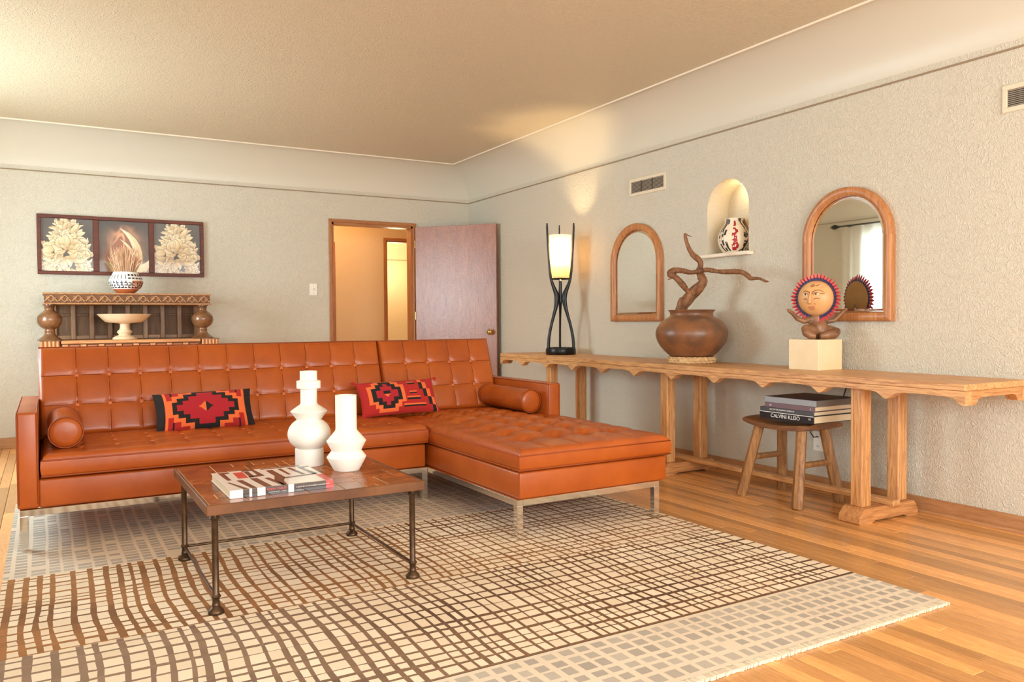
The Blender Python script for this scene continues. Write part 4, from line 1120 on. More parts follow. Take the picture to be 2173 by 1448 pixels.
# seated body: one continuous surface
def remesh(mb, name, mat, parent, vox, sm=6):
    ob = mb.build(name, mat, parent, smooth=180)
    md = ob.modifiers.new('join', 'REMESH'); md.mode = 'VOXEL'; md.voxel_size = vox; md.use_smooth_shade = True
    m2 = ob.modifiers.new('soften', 'SMOOTH'); m2.factor = 0.5; m2.iterations = sm
    return ob
B0 = Vector((sx, sy, sz))
bp = lambda lat, dep, z: B0 + er * (lat * u_) + ef * dep + Vector((0, 0, z * u_))
Rb = Matrix((er, ef, Vector((0, 0, 1)))).transposed()
bd = MB()
bd.ell(bp(2, -0.012, 22), (0.058, 0.048, 0.062), Rb); bd.ell(bp(2, -0.012, 42), (0.046, 0.036, 0.05), Rb)
bd.ell(bp(-2, -0.005, 62), (0.030, 0.026, 0.040), Rb)
bd.tube([bp(-4, 0.0, 15), bp(-20, 0.022, 20), bp(-30, 0.034, 21), bp(-30, 0.05, 14), bp(-24, 0.062, 8), bp(-14, 0.07, 6.5)], [0.034, 0.033, 0.030, 0.027, 0.022, 0.015], 14)
bd.tube([bp(6, 0.0, 15), bp(24, 0.015, 16), bp(33, 0.032, 14), bp(26, 0.055, 11), bp(10, 0.066, 9), bp(-6, 0.066, 6.5)], [0.036, 0.036, 0.031, 0.028, 0.024, 0.016], 14)
bd.tube([bp(10, -0.015, 44), bp(24, -0.018, 38), bp(36, -0.015, 40), bp(52, -0.005, 56), bp(58, 0.0, 62)], [0.020, 0.016, 0.014, 0.0115, 0.010], 12)
bd.tube([bp(-8, -0.02, 44), bp(-26, -0.03, 38), bp(-40, -0.03, 44), bp(-52, -0.02, 56), bp(-60, -0.015, 61)], [0.020, 0.016, 0.014, 0.012, 0.011], 12)
for s_g, ox, oy, oz in ((1, 58, 0.0, 62), (-1, -60, -0.015, 61)):
    for j, (dx, dz, ln_) in enumerate(((2, 5, 0.9), (4, 4, 1.0), (5, 2, 1.0), (5, 0, 0.85))):
        bd.tube([bp(ox, oy, oz), bp(ox + s_g * dx * ln_, oy + 0.004 * (j - 1.5), oz + dz * ln_)], [0.0062, 0.0045], 8)
    bd.tube([bp(ox - s_g * 2, oy + 0.006, oz), bp(ox - s_g * 1, oy + 0.012, oz + 5)], [0.0058, 0.0042], 8)
remesh(bd, 'body', m_body, sun, 0.0042, 4)

# ------------------------------------------------------------------ mirrors
def mirror(y0, y1, z0, z1, label):
    t = thing('arched_mirror', label, 'mirror', (XW, (y0 + y1) / 2, z0), 0, 'arched mirrors on the right wall')
    W_ = y1 - y0; n = 24
    def outl(ins):
        r_ = W_ / 2 - ins; c = (y0 + y1) / 2; zsr = z1 - W_ / 2
        return [(c - r_ * math.cos(PI * k / n), zsr + r_ * math.sin(PI * k / n)) for k in range(n + 1)]
    sec = [(0.0, XW - 0.001), (0.0, XW - 0.036), (0.004, XW - 0.041), (0.018, XW - 0.045), (0.034, XW - 0.043), (0.046, XW - 0.036), (0.050, XW - 0.030), (0.050, XW - 0.014)]
    mb = MB(); vs = []; rows_ = [[(x, y, z) for y, z in outl(i)] for i, x in sec]
    k = n + 1
    for r_ in rows_: vs += r_
    mb.add(vs, [(i * k + j, i * k + j + 1, (i + 1) * k + j + 1, (i + 1) * k + j) for i in range(len(sec) - 1) for j in range(n)])
    mb.build('frame_arch', m_pine, t, smooth=45)
    zsr = z1 - W_ / 2
    for s_g in (0, 1):
        mb = MB(); vs = []
        for z in (z0, zsr):
            for i, x in sec: vs.append((x, (y0 + i) if s_g == 0 else (y1 - i), z + (i if z == z0 else 0)))
        m_ = len(sec); mb.add(vs, [(i, i + 1, m_ + i + 1, m_ + i) for i in range(m_ - 1)])
        mb.build('frame_stile', m_pine, t, smooth=45)
    mb = MB(); vs = []
    for s_g in (0, 1):
        for i, x in sec: vs.append((x, (y0 + i) if s_g == 0 else (y1 - i), z0 + i))
    m_ = len(sec); mb.add(vs, [(i, i + 1, m_ + i + 1, m_ + i) for i in range(m_ - 1)])
    mb.build('frame_sill', m_pine, t, smooth=45)
    ins = 0.050; ol = [(y0 + ins, z0 + ins)] + outl(ins) + [(y1 - ins, z0 + ins)]
    il_ = [(y0 + ins + 0.02, z0 + ins + 0.02)] + outl(ins + 0.02) + [(y1 - ins - 0.02, z0 + ins + 0.02)]
    g = MB().add([(XW - 0.016, a, b) for a, b in il_], [tuple(range(len(il_)))]).build('mirror_glass', m_mirror, t, fixn=False)
    n_ = len(ol)
    MB().add([(XW - 0.0115, a, b) for a, b in ol] + [(XW - 0.016, a, b) for a, b in il_], [(i, (i + 1) % n_, n_ + (i + 1) % n_, n_ + i) for i in range(n_)]).build('bevelled_edge', m_bevel, t)
mirror(4.586, 5.192, 1.02, 1.785, 'small looking arched pine mirror beside the lit lamp, reflecting only plaster')
mirror(2.694, 3.286, 1.016, 1.787, 'arched pine mirror behind the sun figurine, reflecting curtains')

# niche vase
nvx, nvy, nvz = XW + 0.085, 3.955, NZ0
nvs = thing('painted_vase', 'cream vase painted with black bands and red figures standing in the wall niche', 'vase', (nvx, nvy, nvz))
k_ = 0.00322
vp = [(0, 0.0), (20, 0.0), (21.5, 1.0), (26, 6), (31, 14), (34, 22), (35.2, 31), (33.5, 42), (29, 52), (23.5, 60), (20, 66), (19.5, 70), (21, 75), (20, 75.2), (18, 70), (18, 60), (0, 55)]
MB().lathe([(r_ * k_, z_ * k_) for r_, z_ in vp], (nvx, nvy, nvz), 48, cap=False, col=S(240, 222, 196)).build('body', m_paint, nvs, smooth=50)
def vrad(zz, prof):
    for (a, b), (c, d) in zip(prof[1:], prof[2:]):
        if b <= zz <= d: return lerp(a, c, (zz - b) / (d - b) if d > b else 0)
    return prof[-1][0]
def decal(mb, c, prof, k, a0, shapes, off=0.0011):
    """flat paint marks wrapped on a lathe surface; shapes: polygons in (degrees, height)"""
    for poly, colr in shapes:
        pts = []
        for i in range(len(poly)):
            p, q_ = poly[i], poly[(i + 1) % len(poly)]
            for t in (0, 0.34, 0.67): pts.append((lerp(p[0], q_[0], t), lerp(p[1], q_[1], t)))
        vs = []
        for dg, zz in pts:
            a = a0 + math.radians(dg); r_ = vrad(zz, prof) * k + off
            vs.append((c[0] + r_ * math.cos(a), c[1] + r_ * math.sin(a), c[2] + zz * k))
        mb.add(vs, [tuple(range(len(vs)))], colr)
DRK, CRD, BRN = S(44, 40, 42), S(168, 26, 40), S(150, 84, 50)
def strokes(pl, w_):  # polyline to quads
    out = []
    for (a, b), (c, d) in zip(pl[:-1], pl[1:]):
        dx, dz = (c - a), (d - b); k = abs(dz) > abs(dx) * 0.25
        if k: out.append([(a - w_, b), (a + w_, b), (c + w_, d), (c - w_, d)])
        else: out.append([(a, b - w_ * 0.4), (c, d - w_ * 0.4), (c, d + w_ * 0.4), (a, b + w_ * 0.4)])
    return out
af = math.atan2(-1.0, -1.02)
dm = MB(); shp = []
for pl in ([(-40, 74), (-42, 66), (-48, 52), (-46, 38), (-43, 20), (-32, 5)], [(-52, 73), (-54, 64), (-62, 50), (-62, 34), (-52, 12), (-42, 4)], [(-30, 72), (-33, 62)], [(-33, 50), (-36, 38)], [(-30, 24), (-26, 12), (-18, 5)],
           [(36, 74), (34, 66), (44, 54), (47, 40), (46, 22), (36, 8)], [(26, 74), (27, 68)], [(38, 44), (36, 34), (45, 34)], [(38, 26), (37, 14), (44, 14)], [(20, 4), (30, 8), (42, 6)], [(56, 70), (62, 52), (64, 30), (52, 8)]):
    shp += [(p, DRK) for p in strokes(pl, 4.0)]
for pl in ([(0, 69), (2, 60), (-2, 57)], [(-4, 60), (6, 60)], [(-6, 52), (5, 51)], [(6, 50), (8, 44), (-2, 40)], [(-4, 42), (-4, 26), (10, 26)], [(3, 36), (3, 28)], [(-6, 20), (12, 20)], [(3, 24), (3, 6)], [(-5, 18), (-4, 6)], [(12, 18), (9, 10)], [(-8, 40), (6, 40)]):
    shp += [(p, CRD) for p in strokes(pl, 5.2)]
shp += [([(66, 74), (84, 74), (92, 50), (96, 30), (80, 6), (66, 8), (74, 30), (74, 50)], BRN)]
decal(dm, (nvx, nvy, nvz), vp, k_, af, shp)
dm.build('painted_pattern', m_paint, nvs, fixn=False)

point('niche_added_fill', (XW + 0.13, cyn - 0.02, NZT - 0.05), 0.9, (1.0, 0.72, 0.36), 0.02)  # unseen light added to warm the top of the niche
MB().lathe([(0.0, 0.0), (0.022, 0.0), (0.024, 0.003), (0.024, 0.012), (0.0, 0.012)], (XW + 0.13, cyn - 0.02, NZT - 0.026), 16).build('added_puck_light', m_bead, wall_right, smooth=40)  # made-up fixture for the added niche light

# vents
def vent(y0, y1, z0, z1, label):
    t = thing('air_vent', label, 'vent', (XW, (y0 + y1) / 2, z0), 0, 'air vents on the right wall')
    i = 0.024; f = MB()
    for a, b, c, d in ((y0, y1, z0, z0 + i), (y0, y1, z1 - i, z1), (y0, y0 + i, z0 + i, z1 - i), (y1 - i, y1, z0 + i, z1 - i)): f.box(XW - 0.009, XW + 0.001, a, b, c, d, 0.002)
    f.build('vent_frame', m_ventp, t)
    MB().box(XW - 0.0015, XW + 0.001, y0 + i, y1 - i, z0 + i, z1 - i).build('vent_back', m_ventd, t)
    n = 9; hh = (z1 - z0 - 2 * i) / n
    for k in range(n):
        z = z0 + i + hh * (k + 0.5)
        MB().add([(XW - 0.008, y0 + i, z - hh * 0.30), (XW - 0.008, y1 - i, z - hh * 0.30), (XW - 0.002, y1 - i, z + hh * 0.28), (XW - 0.002, y0 + i, z + hh * 0.28), (XW - 0.0088, y0 + i, z - hh * 0.22), (XW - 0.0088, y1 - i, z - hh * 0.22), (XW - 0.0028, y1 - i, z + hh * 0.36), (XW - 0.0028, y0 + i, z + hh * 0.36)],
                 [(0, 1, 2, 3), (7, 6, 5, 4), (0, 4, 5, 1), (3, 2, 6, 7)]).build('slat', m_slat, t)
    for k in (1, 2):
        yy = y0 + i + (y1 - y0 - 2 * i) * k / 3
        MB().box(XW - 0.0095, XW - 0.0015, yy - 0.004, yy + 0.004, z0 + i, z1 - i).build('mullion', m_ventd, t)
vent(4.555, 4.985, 2.004, 2.138, 'slatted wall vent between the lamp and the niche')
vent(1.72, 2.136, 2.016, 2.146, 'slatted wall vent cut off by the right picture edge')

# outlet, its cord, and the light switch
ot = thing('wall_outlet', 'white wall outlet plate behind the wooden stool', 'outlet', (XW, 3.19, 0.23))
MB().box(XW - 0.006, XW + 0.001, 3.152, 3.228, 0.232, 0.35, 0.002).build('cover_plate', m_plate, ot)
for z in (0.262, 0.32):
    MB().box(XW - 0.0075, XW - 0.005, 3.177, 3.203, z - 0.012, z + 0.012, 0.002).build('socket', m_plate, ot)
    for yy in (3.184, 3.196): MB().box(XW - 0.0078, XW - 0.007, yy - 0.0012, yy + 0.0012, z - 0.005, z + 0.005).build('slot', m_cord, ot)
cd = MB().tube([(XW - 0.012, 3.19, 0.32), (XW - 0.035, 3.20, 0.318), (XW - 0.035, 3.225, 0.345), (XW - 0.02, 3.215, 0.375), (XW - 0.015, 3.175, 0.37), (XW - 0.014, 3.16, 0.33), (XW - 0.014, 3.10, 0.40), (XW - 0.014, 3.02, 0.55), (XW - 0.014, 2.98, 0.66), (XW - 0.014, 2.96, 0.735)], 0.0035, 6).build('power_cord', m_cord, smooth=60)
tag(cd, 'thin black power cord looping from the wall outlet up behind the console', 'cord')
sw = thing('light_switch', 'white toggle light switch plate left of the open door', 'switch', (2.277, YB, 1.297))
MB().box(2.240, 2.313, YB - 0.006, YB + 0.001, 1.297, 1.412, 0.002).build('cover_plate', m_plate, sw)
MB().box(2.271, 2.282, YB - 0.016, YB - 0.004, 1.350, 1.366, 0.002).build('toggle', plain('toggle_plastic', S(214, 204, 188), 0.35), sw)
for z in (1.318, 1.391): MB().lathe([(0, 0.0015), (0.003, 0.001), (0.0035, 0)], n=8, M=Matrix.Translation((2.277, YB - 0.006, z)) @ Matrix.Rotation(PI / 2, 4, 'X')).build('screw', m_brass, sw)

# ------------------------------------------------------------------ stool with books
st = thing('wooden_stool', 'rustic worn wooden stool with dished seat under the console', 'stool', (3.66, 3.10, 0))
SYA, SYB, SXA, SXB = 2.868, 3.345, 3.525, 3.80
def seat_pt(a, b, s_g):
    y = lerp(SYA, SYB, b); x = lerp(SXA, SXB, a)
    cur = (2 * b - 1) ** 2
    e_ = 0.010 * ((2 * a - 1) ** 4) + 0.008 * ((2 * b - 1) ** 8)
    z = 0.446 + 0.024 * cur - e_ if s_g > 0 else 0.402 + 0.020 * cur + e_ * 0.8
    bw = 0.012 * (1 - cur)
    return (x + (bw if a > 0.5 else -bw) * abs(2 * a - 1), y, z)
na_, nb_ = 8, 18; sm = MB()
for s_g in (1, -1): sm.grid(lambda a, b: seat_pt(a, b, s_g), [k / na_ for k in range(na_ + 1)], [k / nb_ for k in range(nb_ + 1)])
loop = [(k / na_, 0) for k in range(na_)] + [(1, k / nb_) for k in range(nb_)] + [(1 - k / na_, 1) for k in range(na_)] + [(0, 1 - k / nb_) for k in range(nb_)]
vs = [seat_pt(a, b, 1) for a, b in loop] + [seat_pt(a, b, -1) for a, b in loop]; k = len(loop)
sm.add(vs, [(i, (i + 1) % k, k + (i + 1) % k, k + i) for i in range(k)])
sm.build('seat', m_seat, st, smooth=40)
feet = [(3.492, 3.325), (3.482, 2.912), (3.822, 2.905), (3.812, 3.30)]
tops = [(3.565, 3.255), (3.567, 2.955), (3.755, 2.955), (3.752, 3.25)]
def legpt(i, z): 
    f_, t_ = feet[i], tops[i]; k = z / 0.41
    return Vector((lerp(f_[0], t_[0], k), lerp(f_[1], t_[1], k), z))
for i in range(4):
    mb = MB(); zz = [0.0, 0.012, 0.05, 0.1, 0.16, 0.22, 0.28, 0.34, 0.395, 0.412]
    rr = [0.029, 0.033, 0.032, 0.031, 0.0305, 0.030, 0.0295, 0.029, 0.0285, 0.0285]
    mb.tube([legpt(i, z) for z in zz], [r_ * (1 + 0.05 * nz(z * 9, i)) for r_, z in zip(rr, zz)], 8)
    mb.build('leg', m_stool, st, smooth=35)
for a, b, z in ((0, 3, 0.228), (1, 2, 0.228)):
    p, q_ = legpt(a, z), legpt(b, z); d = (q_ - p).normalized()
    MB().tube([p + d * 0.01, q_ - d * 0.005], 0.0175, 8).build('stretcher', m_stool, st, smooth=35)
for a, b, z in ((0, 1, 0.31), (3, 2, 0.31)):
    p, q_ = legpt(a, z), legpt(b, z)
zb = 0.4685
def sbook(name_lab, x0, x1, y0, y1, th, mat, texts):
    global zb
    t = thing('large_book', name_lab, 'book', ((x0 + x1) / 2, (y0 + y1) / 2, zb), 0, 'art books stacked on the stool')
    book(t, x0, x1, y0, y1, zb, th, mat, 'x0', 0.003)
    for txt, size, yy, w_, m_ in texts:
        T = Matrix(((0, 0, -1, x0 - 0.0012), (-1, 0, 0, yy), (0, 1, 0, zb + w_ * th), (0, 0, 0, 1)))
        text_mb(txt, size, T).build('lettering', m_, t)
    zb += th + 0.0006
    return t
t = sbook('thickest black art book with white spine lettering, lowest of the stack on the stool', 3.515, 3.865, 2.832, 3.205, 0.041, plain('book_black', S(40, 40, 44), 0.25, coat=0.5), [('CALVINI KLEIO', 0.030, 3.125, 0.26, m_inkwhite), ('VZ', 0.014, 2.868, 0.45, m_inkwhite)])
MB().box(3.513, 3.5145, 2.834, 3.203, 0.4685 + 0.037, 0.4685 + 0.0405).build('spine_band', m_inkwhite, t)
sbook('thin grey spined art book, second from the bottom of the stack on the stool', 3.517, 3.862, 2.834, 3.203, 0.0235, plain('book_grey', S(74, 76, 80), 0.3, coat=0.4), [('ART OF THE ANCIENT AMERICAS', 0.0115, 3.135, 0.40, m_inkwhite)])
sbook('dull purple art book, second from the top of the stack on the stool', 3.517, 3.865, 2.828, 3.168, 0.027, plain('book_purple', S(112, 88, 94), 0.4), [('EX', 0.013, 3.135, 0.32, m_inkwhite), ('8', 0.012, 2.858, 0.32, m_inkwhite)])
t = sbook('light grey slipcased book with dark top, topmost of the stack on the stool', 3.517, 3.860, 2.820, 3.170, 0.032, plain('book_silver', S(150, 152, 156), 0.4), [('I', 0.014, 2.858, 0.3, m_inkwhite)])
MB().box(3.518, 3.859, 2.821, 3.169, zb - 0.0006, zb + 0.0006).build('top_board', plain('book_top', S(56, 52, 60), 0.35), t)
MB().box(3.522, 3.861, 2.8185, 2.822, zb - 0.031, zb - 0.001).build('slipcase_side', plain('book_side', S(112, 104, 96), 0.5), t)

# ------------------------------------------------------------------ triptych on the back wall
PX0, PX1, PZ0, PZ1 = -0.064, 1.254, 1.452, 1.958
tri = thing('triptych', 'dark framed triptych of three flower photographs above the carved cabinet', 'picture', ((PX0 + PX1) / 2, YB, PZ0))
yf_, fb = YB - 0.034, 0.03
pw_ = (PX1 - PX0) / 3
divs = [PX0, PX0 + pw_, PX0 + 2 * pw_, PX1]
f = MB()
MB().box(PX0, PX1, yf_, YB - 0.002, PZ1 - fb, PZ1, 0.003).build('frame_rail', m_frame, tri)
MB().box(PX0, PX1, yf_, YB - 0.002, PZ0, PZ0 + fb, 0.003).build('frame_rail', m_frame, tri)
for k, x in enumerate(divs):
    w0 = fb if k in (0, 3) else 0.044
    a = x if k == 0 else (x - w0 if k == 3 else x - w0 / 2)
    MB().box(a, a + w0, yf_ + (0.001 if k in (1, 2) else 0), YB - 0.003, PZ0 + fb, PZ1 - fb, 0.003).build('frame_stile', m_frame, tri)
yp = YB - 0.010
def print_bg(mb, x0, x1, z0, z1, c0, c1, seed):
    us = [lerp(x0, x1, k / 20) for k in range(21)]; vs_ = [lerp(z0, z1, k / 20) for k in range(21)]
    mb.grid(lambda a, b: (a, yp, b), us, vs_, lambda a, b: mixc(c0, c1, max(0, min(1, 0.5 + 0.9 * nz(a * 5 + seed, b * 7)))))
def petal(mb, cx, cz, ang, L, W_, off, c_base, c_tip, bend=0.0):
    n = 7; y = yp - 0.0004 - off
    for pas in (0, 1):
        vs = []; ex = 1.16 if pas == 0 else 1.0
        for i in range(n + 1):
            t = i / n; w_ = W_ * ex * (math.sin(PI * min(1, t * 0.86 + 0.10)) ** 0.8) * (1 if t < 0.97 else 0.2)
            r_ = L * t * (1.03 if pas == 0 else 1.0); aa = ang + bend * t * t
            px_, pz_ = cx + r_ * math.cos(aa), cz + r_ * math.sin(aa)
            nx_, nz_ = -math.sin(aa), math.cos(aa)
            vs += [(px_ + nx_ * w_, y - 0.00012 * pas, pz_ + nz_ * w_), (px_, y - 0.00012 * pas, pz_), (px_ - nx_ * w_, y - 0.00012 * pas, pz_ - nz_ * w_)]
        fs, cl = [], []
        for i in range(n):
            fs += [(3 * i, 3 * i + 1, 3 * i + 4, 3 * i + 3), (3 * i + 1, 3 * i + 2, 3 * i + 5, 3 * i + 4)]
            c = mixc(c_base, c_tip, (i + 0.5) / n)
            if pas == 0: cl += [mixc(S(92, 66, 40), c_base, 0.25)] * 2
            else: cl += [c, mixc(c, c_base, 0.45)]
        mb.add(vs, fs, cl)
def clip(mb, x0, x1, z0, z1):
    mb.v = [(max(x0, min(x1, v_[0])), v_[1], max(z0, min(z1, v_[2]))) for v_ in mb.v]
C1, C2, C3 = S(176, 134, 82), S(252, 240, 208), S(222, 188, 132)
for k in (0, 2):
    x0, x1 = divs[k] + (fb if k == 0 else 0.022), divs[k + 1] - (0.022 if k == 0 else fb)
    z0, z1 = PZ0 + fb, PZ1 - fb; W_, H_ = x1 - x0, z1 - z0
    mb = MB(); print_bg(mb, x0, x1, z0, z1, S(58, 50, 44), S(92, 82, 74), k); R = random.Random(31)
    P_ = []
    for q_ in range(150):
        v_ = R.uniform(0.0, 0.90); hw_ = min(0.46, 0.07 + 0.62 * (0.95 - v_)); u = R.uniform(-1, 1)
        P_.append((0.47 + u * hw_ * 0.80, v_, u, abs(u) * 0.7 + abs(v_ - 0.42) * 0.9))
    for q_ in range(40): P_.append((0.47 + R.uniform(-0.16, 0.16), R.uniform(0.16, 0.56), R.uniform(-1, 1) * 0.3, R.uniform(0, 0.2)))
    P_.sort(key=lambda t_: -t_[3])
    P_ = [(a, b, math.atan2(b - 0.36, (a - 0.47) * 1.3) + R.uniform(-0.8, 0.8) * (2.4 if abs(a - 0.47) + abs(b - 0.36) < 0.22 else 1), R.uniform(0.15, 0.25), R.uniform(0.030, 0.046), R.uniform(-0.8, 0.8)) for a, b, u, d in P_]
    for i, (a, b, an, L, wd, bend) in enumerate(P_):
        petal(mb, x0 + a * W_, z0 + b * H_, an, L * H_, wd * H_, 0.00003 * i, mixc(C1, C3, R.random()), mixc(C2, C3, R.uniform(0, 0.35)), bend)
    clip(mb, x0, x1, z0, z1)
    mb.build('flower_print', m_print, tri, fixn=False)
x0, x1, z0, z1 = divs[1] + 0.022, divs[2] - 0.022, PZ0 + fb, PZ1 - fb
W_, H_ = x1 - x0, z1 - z0
mb = MB(); us = [lerp(x0, x1, k / 60) for k in range(61)]; vs_ = [lerp(z0, z1, k / 60) for k in range(61)]
def flame(a, b):
    u, v_ = (a - x0) / W_, (b - z0) / H_
    base = mixc(S(112, 86, 66), S(62, 52, 44), max(0, min(1, v_ * 1.1 + 0.3 * nz(u * 3, v_ * 3))))
    env = math.exp(-((u - 0.50) / (0.20 + 0.10 * (0.9 - v_))) ** 2) * max(0, min(1, (0.95 - v_) * 4)) 
    w_ = abs(nz(u * 4.5 + 0.7 * nz(u * 3, v_ * 3, 4), v_ * 3.2, 2)); w_ = max(0, 1 - w_ * 5)
    c = mixc(base, S(168, 96, 60), env * 0.8)
    c = mixc(c, S(240, 172, 126), min(1, env * w_ * 1.2))
    lo = math.exp(-((u - 0.33) / 0.2) ** 2 - ((v_ - 0.3) / 0.22) ** 2)
    return mixc(c, S(206, 126, 88), lo * 0.5)
mb.grid(lambda a, b: (a, yp, b), us, vs_, flame)
for i, (a, b, an, L, wd, bend) in enumerate(((0.78, 0.0, 1.50, 0.92, 0.075, 0.42), (0.74, 0.10, 1.75, 0.62, 0.03, 0.3), (0.80, 0.0, 1.0, 0.34, 0.06, -0.5), (0.92, 0.02, 1.4, 0.30, 0.05, -0.5), (0.30, 0.0, 1.9, 0.26, 0.05, 0.4))):
    petal(mb, x0 + a * W_, z0 + b * H_, an, L * H_, wd * H_, 0.00004 * i, S(214, 176, 120), S(246, 230, 194) if i < 4 else S(120, 90, 66), bend)
clip(mb, x0, x1, z0, z1)
mb.build('flame_print', m_print, tri, fixn=False)

# ------------------------------------------------------------------ carved cabinet behind the sofa
cab = thing('carved_cabinet', 'antique carved oak court cupboard with bulbous columns behind the sofa', 'cabinet', (0.6, 7.5, 0))
CYF, CYB = 7.25, 7.755
MB().box(-0.03, 1.245, CYF + 0.03, CYB, 0.05, 0.80, 0.004).build('carcass', m_lightoak, cab)
MB().box(-0.045, 1.26, CYF + 0.02, CYB, 0.0, 0.06, 0.004).build('plinth', m_lightoak, cab)
MB().box(0.09, 1.135, CYF - 0.005, CYB, 0.872, 0.898, 0.004).build('counter_top', m_lightoak, cab)
MB().box(0.09, 1.135, CYF + 0.012, CYB - 0.1, 0.798, 0.872).build('frieze_ground', m_carved, cab)
xx = 0.098; R = random.Random(9); k = 0
while xx < 1.12:
    w_ = 0.042 if k % 2 == 0 else 0.082
    if k % 2 == 0: MB().box(xx, xx + w_, CYF - 0.004, CYF + 0.012, 0.802, 0.866, 0.003).build('block', m_lightoakz, cab)
    else: MB().box(xx + 0.005, xx + w_ - 0.005, CYF + 0.002, CYF + 0.013, 0.806, 0.860, 0.003).build('frieze_panel', m_redblock, cab)
    xx += w_ + 0.002; k += 1
for x0_ in (-0.058, 1.142):
    x1_ = x0_ + 0.14
    MB().box(x0_ + 0.002, x1_ - 0.002, CYF - 0.002, CYF + 0.14, 0.06, 0.896, 0.003).build('pilaster', m_lightoakz, cab)
    for q_ in range(5):
        xc_ = x0_ + 0.014 + 0.028 * q_
        MB().tube([(xc_, CYF - 0.003, 0.62), (xc_, CYF - 0.003, 0.893)], 0.0115, 8).build('reed', m_lightoakz, cab, smooth=50)
    MB().rbox(x0_ - 0.004, x1_ + 0.004, CYF - 0.012, CYF + 0.145, 0.893, 0.902, 0.003, 2).build('pilaster_cap', m_turned, cab)
kc = 0.000773 * 1.0
colp = [(115, 640), (117, 634), (104, 626), (88, 612), (70, 596), (56, 580), (50, 566), (47, 550), (52, 542), (47, 534), (46, 518), (52, 512), (62, 505), (84, 490), (102, 465), (112, 438), (116, 410), (113, 382), (102, 358), (84, 336), (62, 318), (48, 304), (44, 290), (46, 272), (52, 266), (46, 260), (54, 250), (62, 244), (62, 232)]
for xc_ in (0.014, 1.165):
    MB().lathe([(r_ * kc, 0.902 + (640 - z_) * (1.19 - 0.902) / 408) for r_, z_ in colp], (xc_, CYF + 0.085, 0), 32).build('bulbous_column', m_turned, cab, smooth=50)
# canopy with carved scrolls
MB().box(-0.022, 1.217, CYF + 0.012, CYB, 1.19, 1.278, 0.002).build('canopy', m_carved, cab)
MB().box(-0.03, 1.225, CYF + 0.002, CYB, 1.268, 1.282, 0.003).build('canopy_top', m_carve, cab)
MB().box(-0.03, 1.225, CYF + 0.002, CYB, 1.188, 1.200, 0.003).build('canopy_moulding', m_carve, cab)
sw_ = 1.235 / 13
sc_m = MB(); pts = []
for q_ in range(17):
    t = q_ / 16; pts.append((lerp(-0.5, 0.5, t) * sw_ * 1.08, 0, 0.023 * math.sin(2 * PI * (t - 0.25)) ))
sc_m.tube(pts, 0.0062, 6)
sc_m.tube([(x_, 0, -z_ * 0.92) for x_, y_, z_ in pts[3:14]], 0.0045, 6)
for s_g in (1, -1):
    sc_m.tube([(s_g * (0.02 + 0.012 * math.cos(a) * (1 - a / 9)), 0, -s_g * 0.008 + 0.013 * math.sin(a) * (1 - a / 9)) for a in [0.6 * i for i in range(10)]], 0.0045, 6)
sc_m.ell((0.0, -0.002, -0.024), (0.006, 0.005, 0.006), n=8, m=5)
src = None
for q_ in range(13):
    xq = -0.02 + sw_ * (q_ + 0.5)
    if src is None:
        src = sc_m.build('carved_scroll', m_carve, cab, smooth=60, w=False); src.location = (xq - 0.6, CYF + 0.011 - 7.5, 1.234)
    else: inst(src, 'carved_scroll', cab, (xq - 0.6, CYF + 0.011 - 7.5, 1.234))
# panelled back of the open shelf
MB().box(0.0, 1.19, CYB - 0.02, CYB, 0.80, 1.19).build('back_board', m_oldpanel, cab)
for q_ in range(9):
    xq = 0.03 + q_ * 0.140
    MB().box(xq, xq + 0.037, CYB - 0.045, CYB - 0.019, 0.899, 1.19, 0.003).build('back_stile', m_oldoakz, cab)
    if q_ < 8:
        MB().box(xq + 0.037, xq + 0.140, CYB - 0.036, CYB - 0.019, 0.899, 0.932, 0.003).build('back_rail', m_oldoak, cab)
        MB().box(xq + 0.040, xq + 0.137, CYB - 0.030, CYB - 0.019, 1.096, 1.12, 0.003).build('back_rail', m_oldpanel, cab)
MB().box(-0.01, 1.2, CYF + 0.14, CYB - 0.02, 0.872, 0.899).build('shelf', m_oldoak, cab)

# compote bowl and painted flower pot with dried grass
cb_x, cb_y, cb_z = 0.556, 7.37, 0.899
bw_ = thing('compote_bowl', 'pale alabaster footed bowl standing inside the carved cabinet', 'bowl', (cb_x, cb_y, cb_z))
bpf = [(0, 0), (23.7, 0), (24.2, 1.5), (23, 4), (18, 7), (12.5, 9), (11.4, 10.5), (13.5, 13), (15.4, 15.5), (14, 18), (11, 20.5), (9.4, 24), (9.2, 33), (14, 34.4), (30, 35.5), (37, 37), (44, 44), (51, 51.5), (52.6, 53.6), (51.5, 54), (48, 50.5), (42, 44), (35, 39.6), (0, 38)]
MB().lathe([(r_ * 0.00393, z_ * 0.00393) for r_, z_ in bpf], (cb_x, cb_y, cb_z), 40, cap=False).build('bowl', m_alab, bw_, smooth=40)
fp_x, fp_y, fp_z = 0.575, 7.42, 1.2825
fp = thing('painted_pot', 'small white terracotta pot with black pattern on top of the carved cabinet', 'pot', (fp_x, fp_y, fp_z))
kf = 0.004
fpp = [(0, 0), (15, 0), (16.5, 1), (21, 5), (25, 9), (29.5, 15), (32, 22), (32.2, 27), (30, 34), (26, 40), (23.8, 44), (24.2, 45), (22.8, 45), (22.5, 42), (27, 32), (20, 8), (0, 4)]
TER, WHT = S(204, 112, 66), S(246, 240, 232)
MB().lathe([(r_ * kf, z_ * kf) for r_, z_ in fpp], (fp_x, fp_y, fp_z), 40, cap=False, col=[TER if i < 4 else WHT for i in range(len(fpp))]).build('body', m_paint, fp, smooth=50)
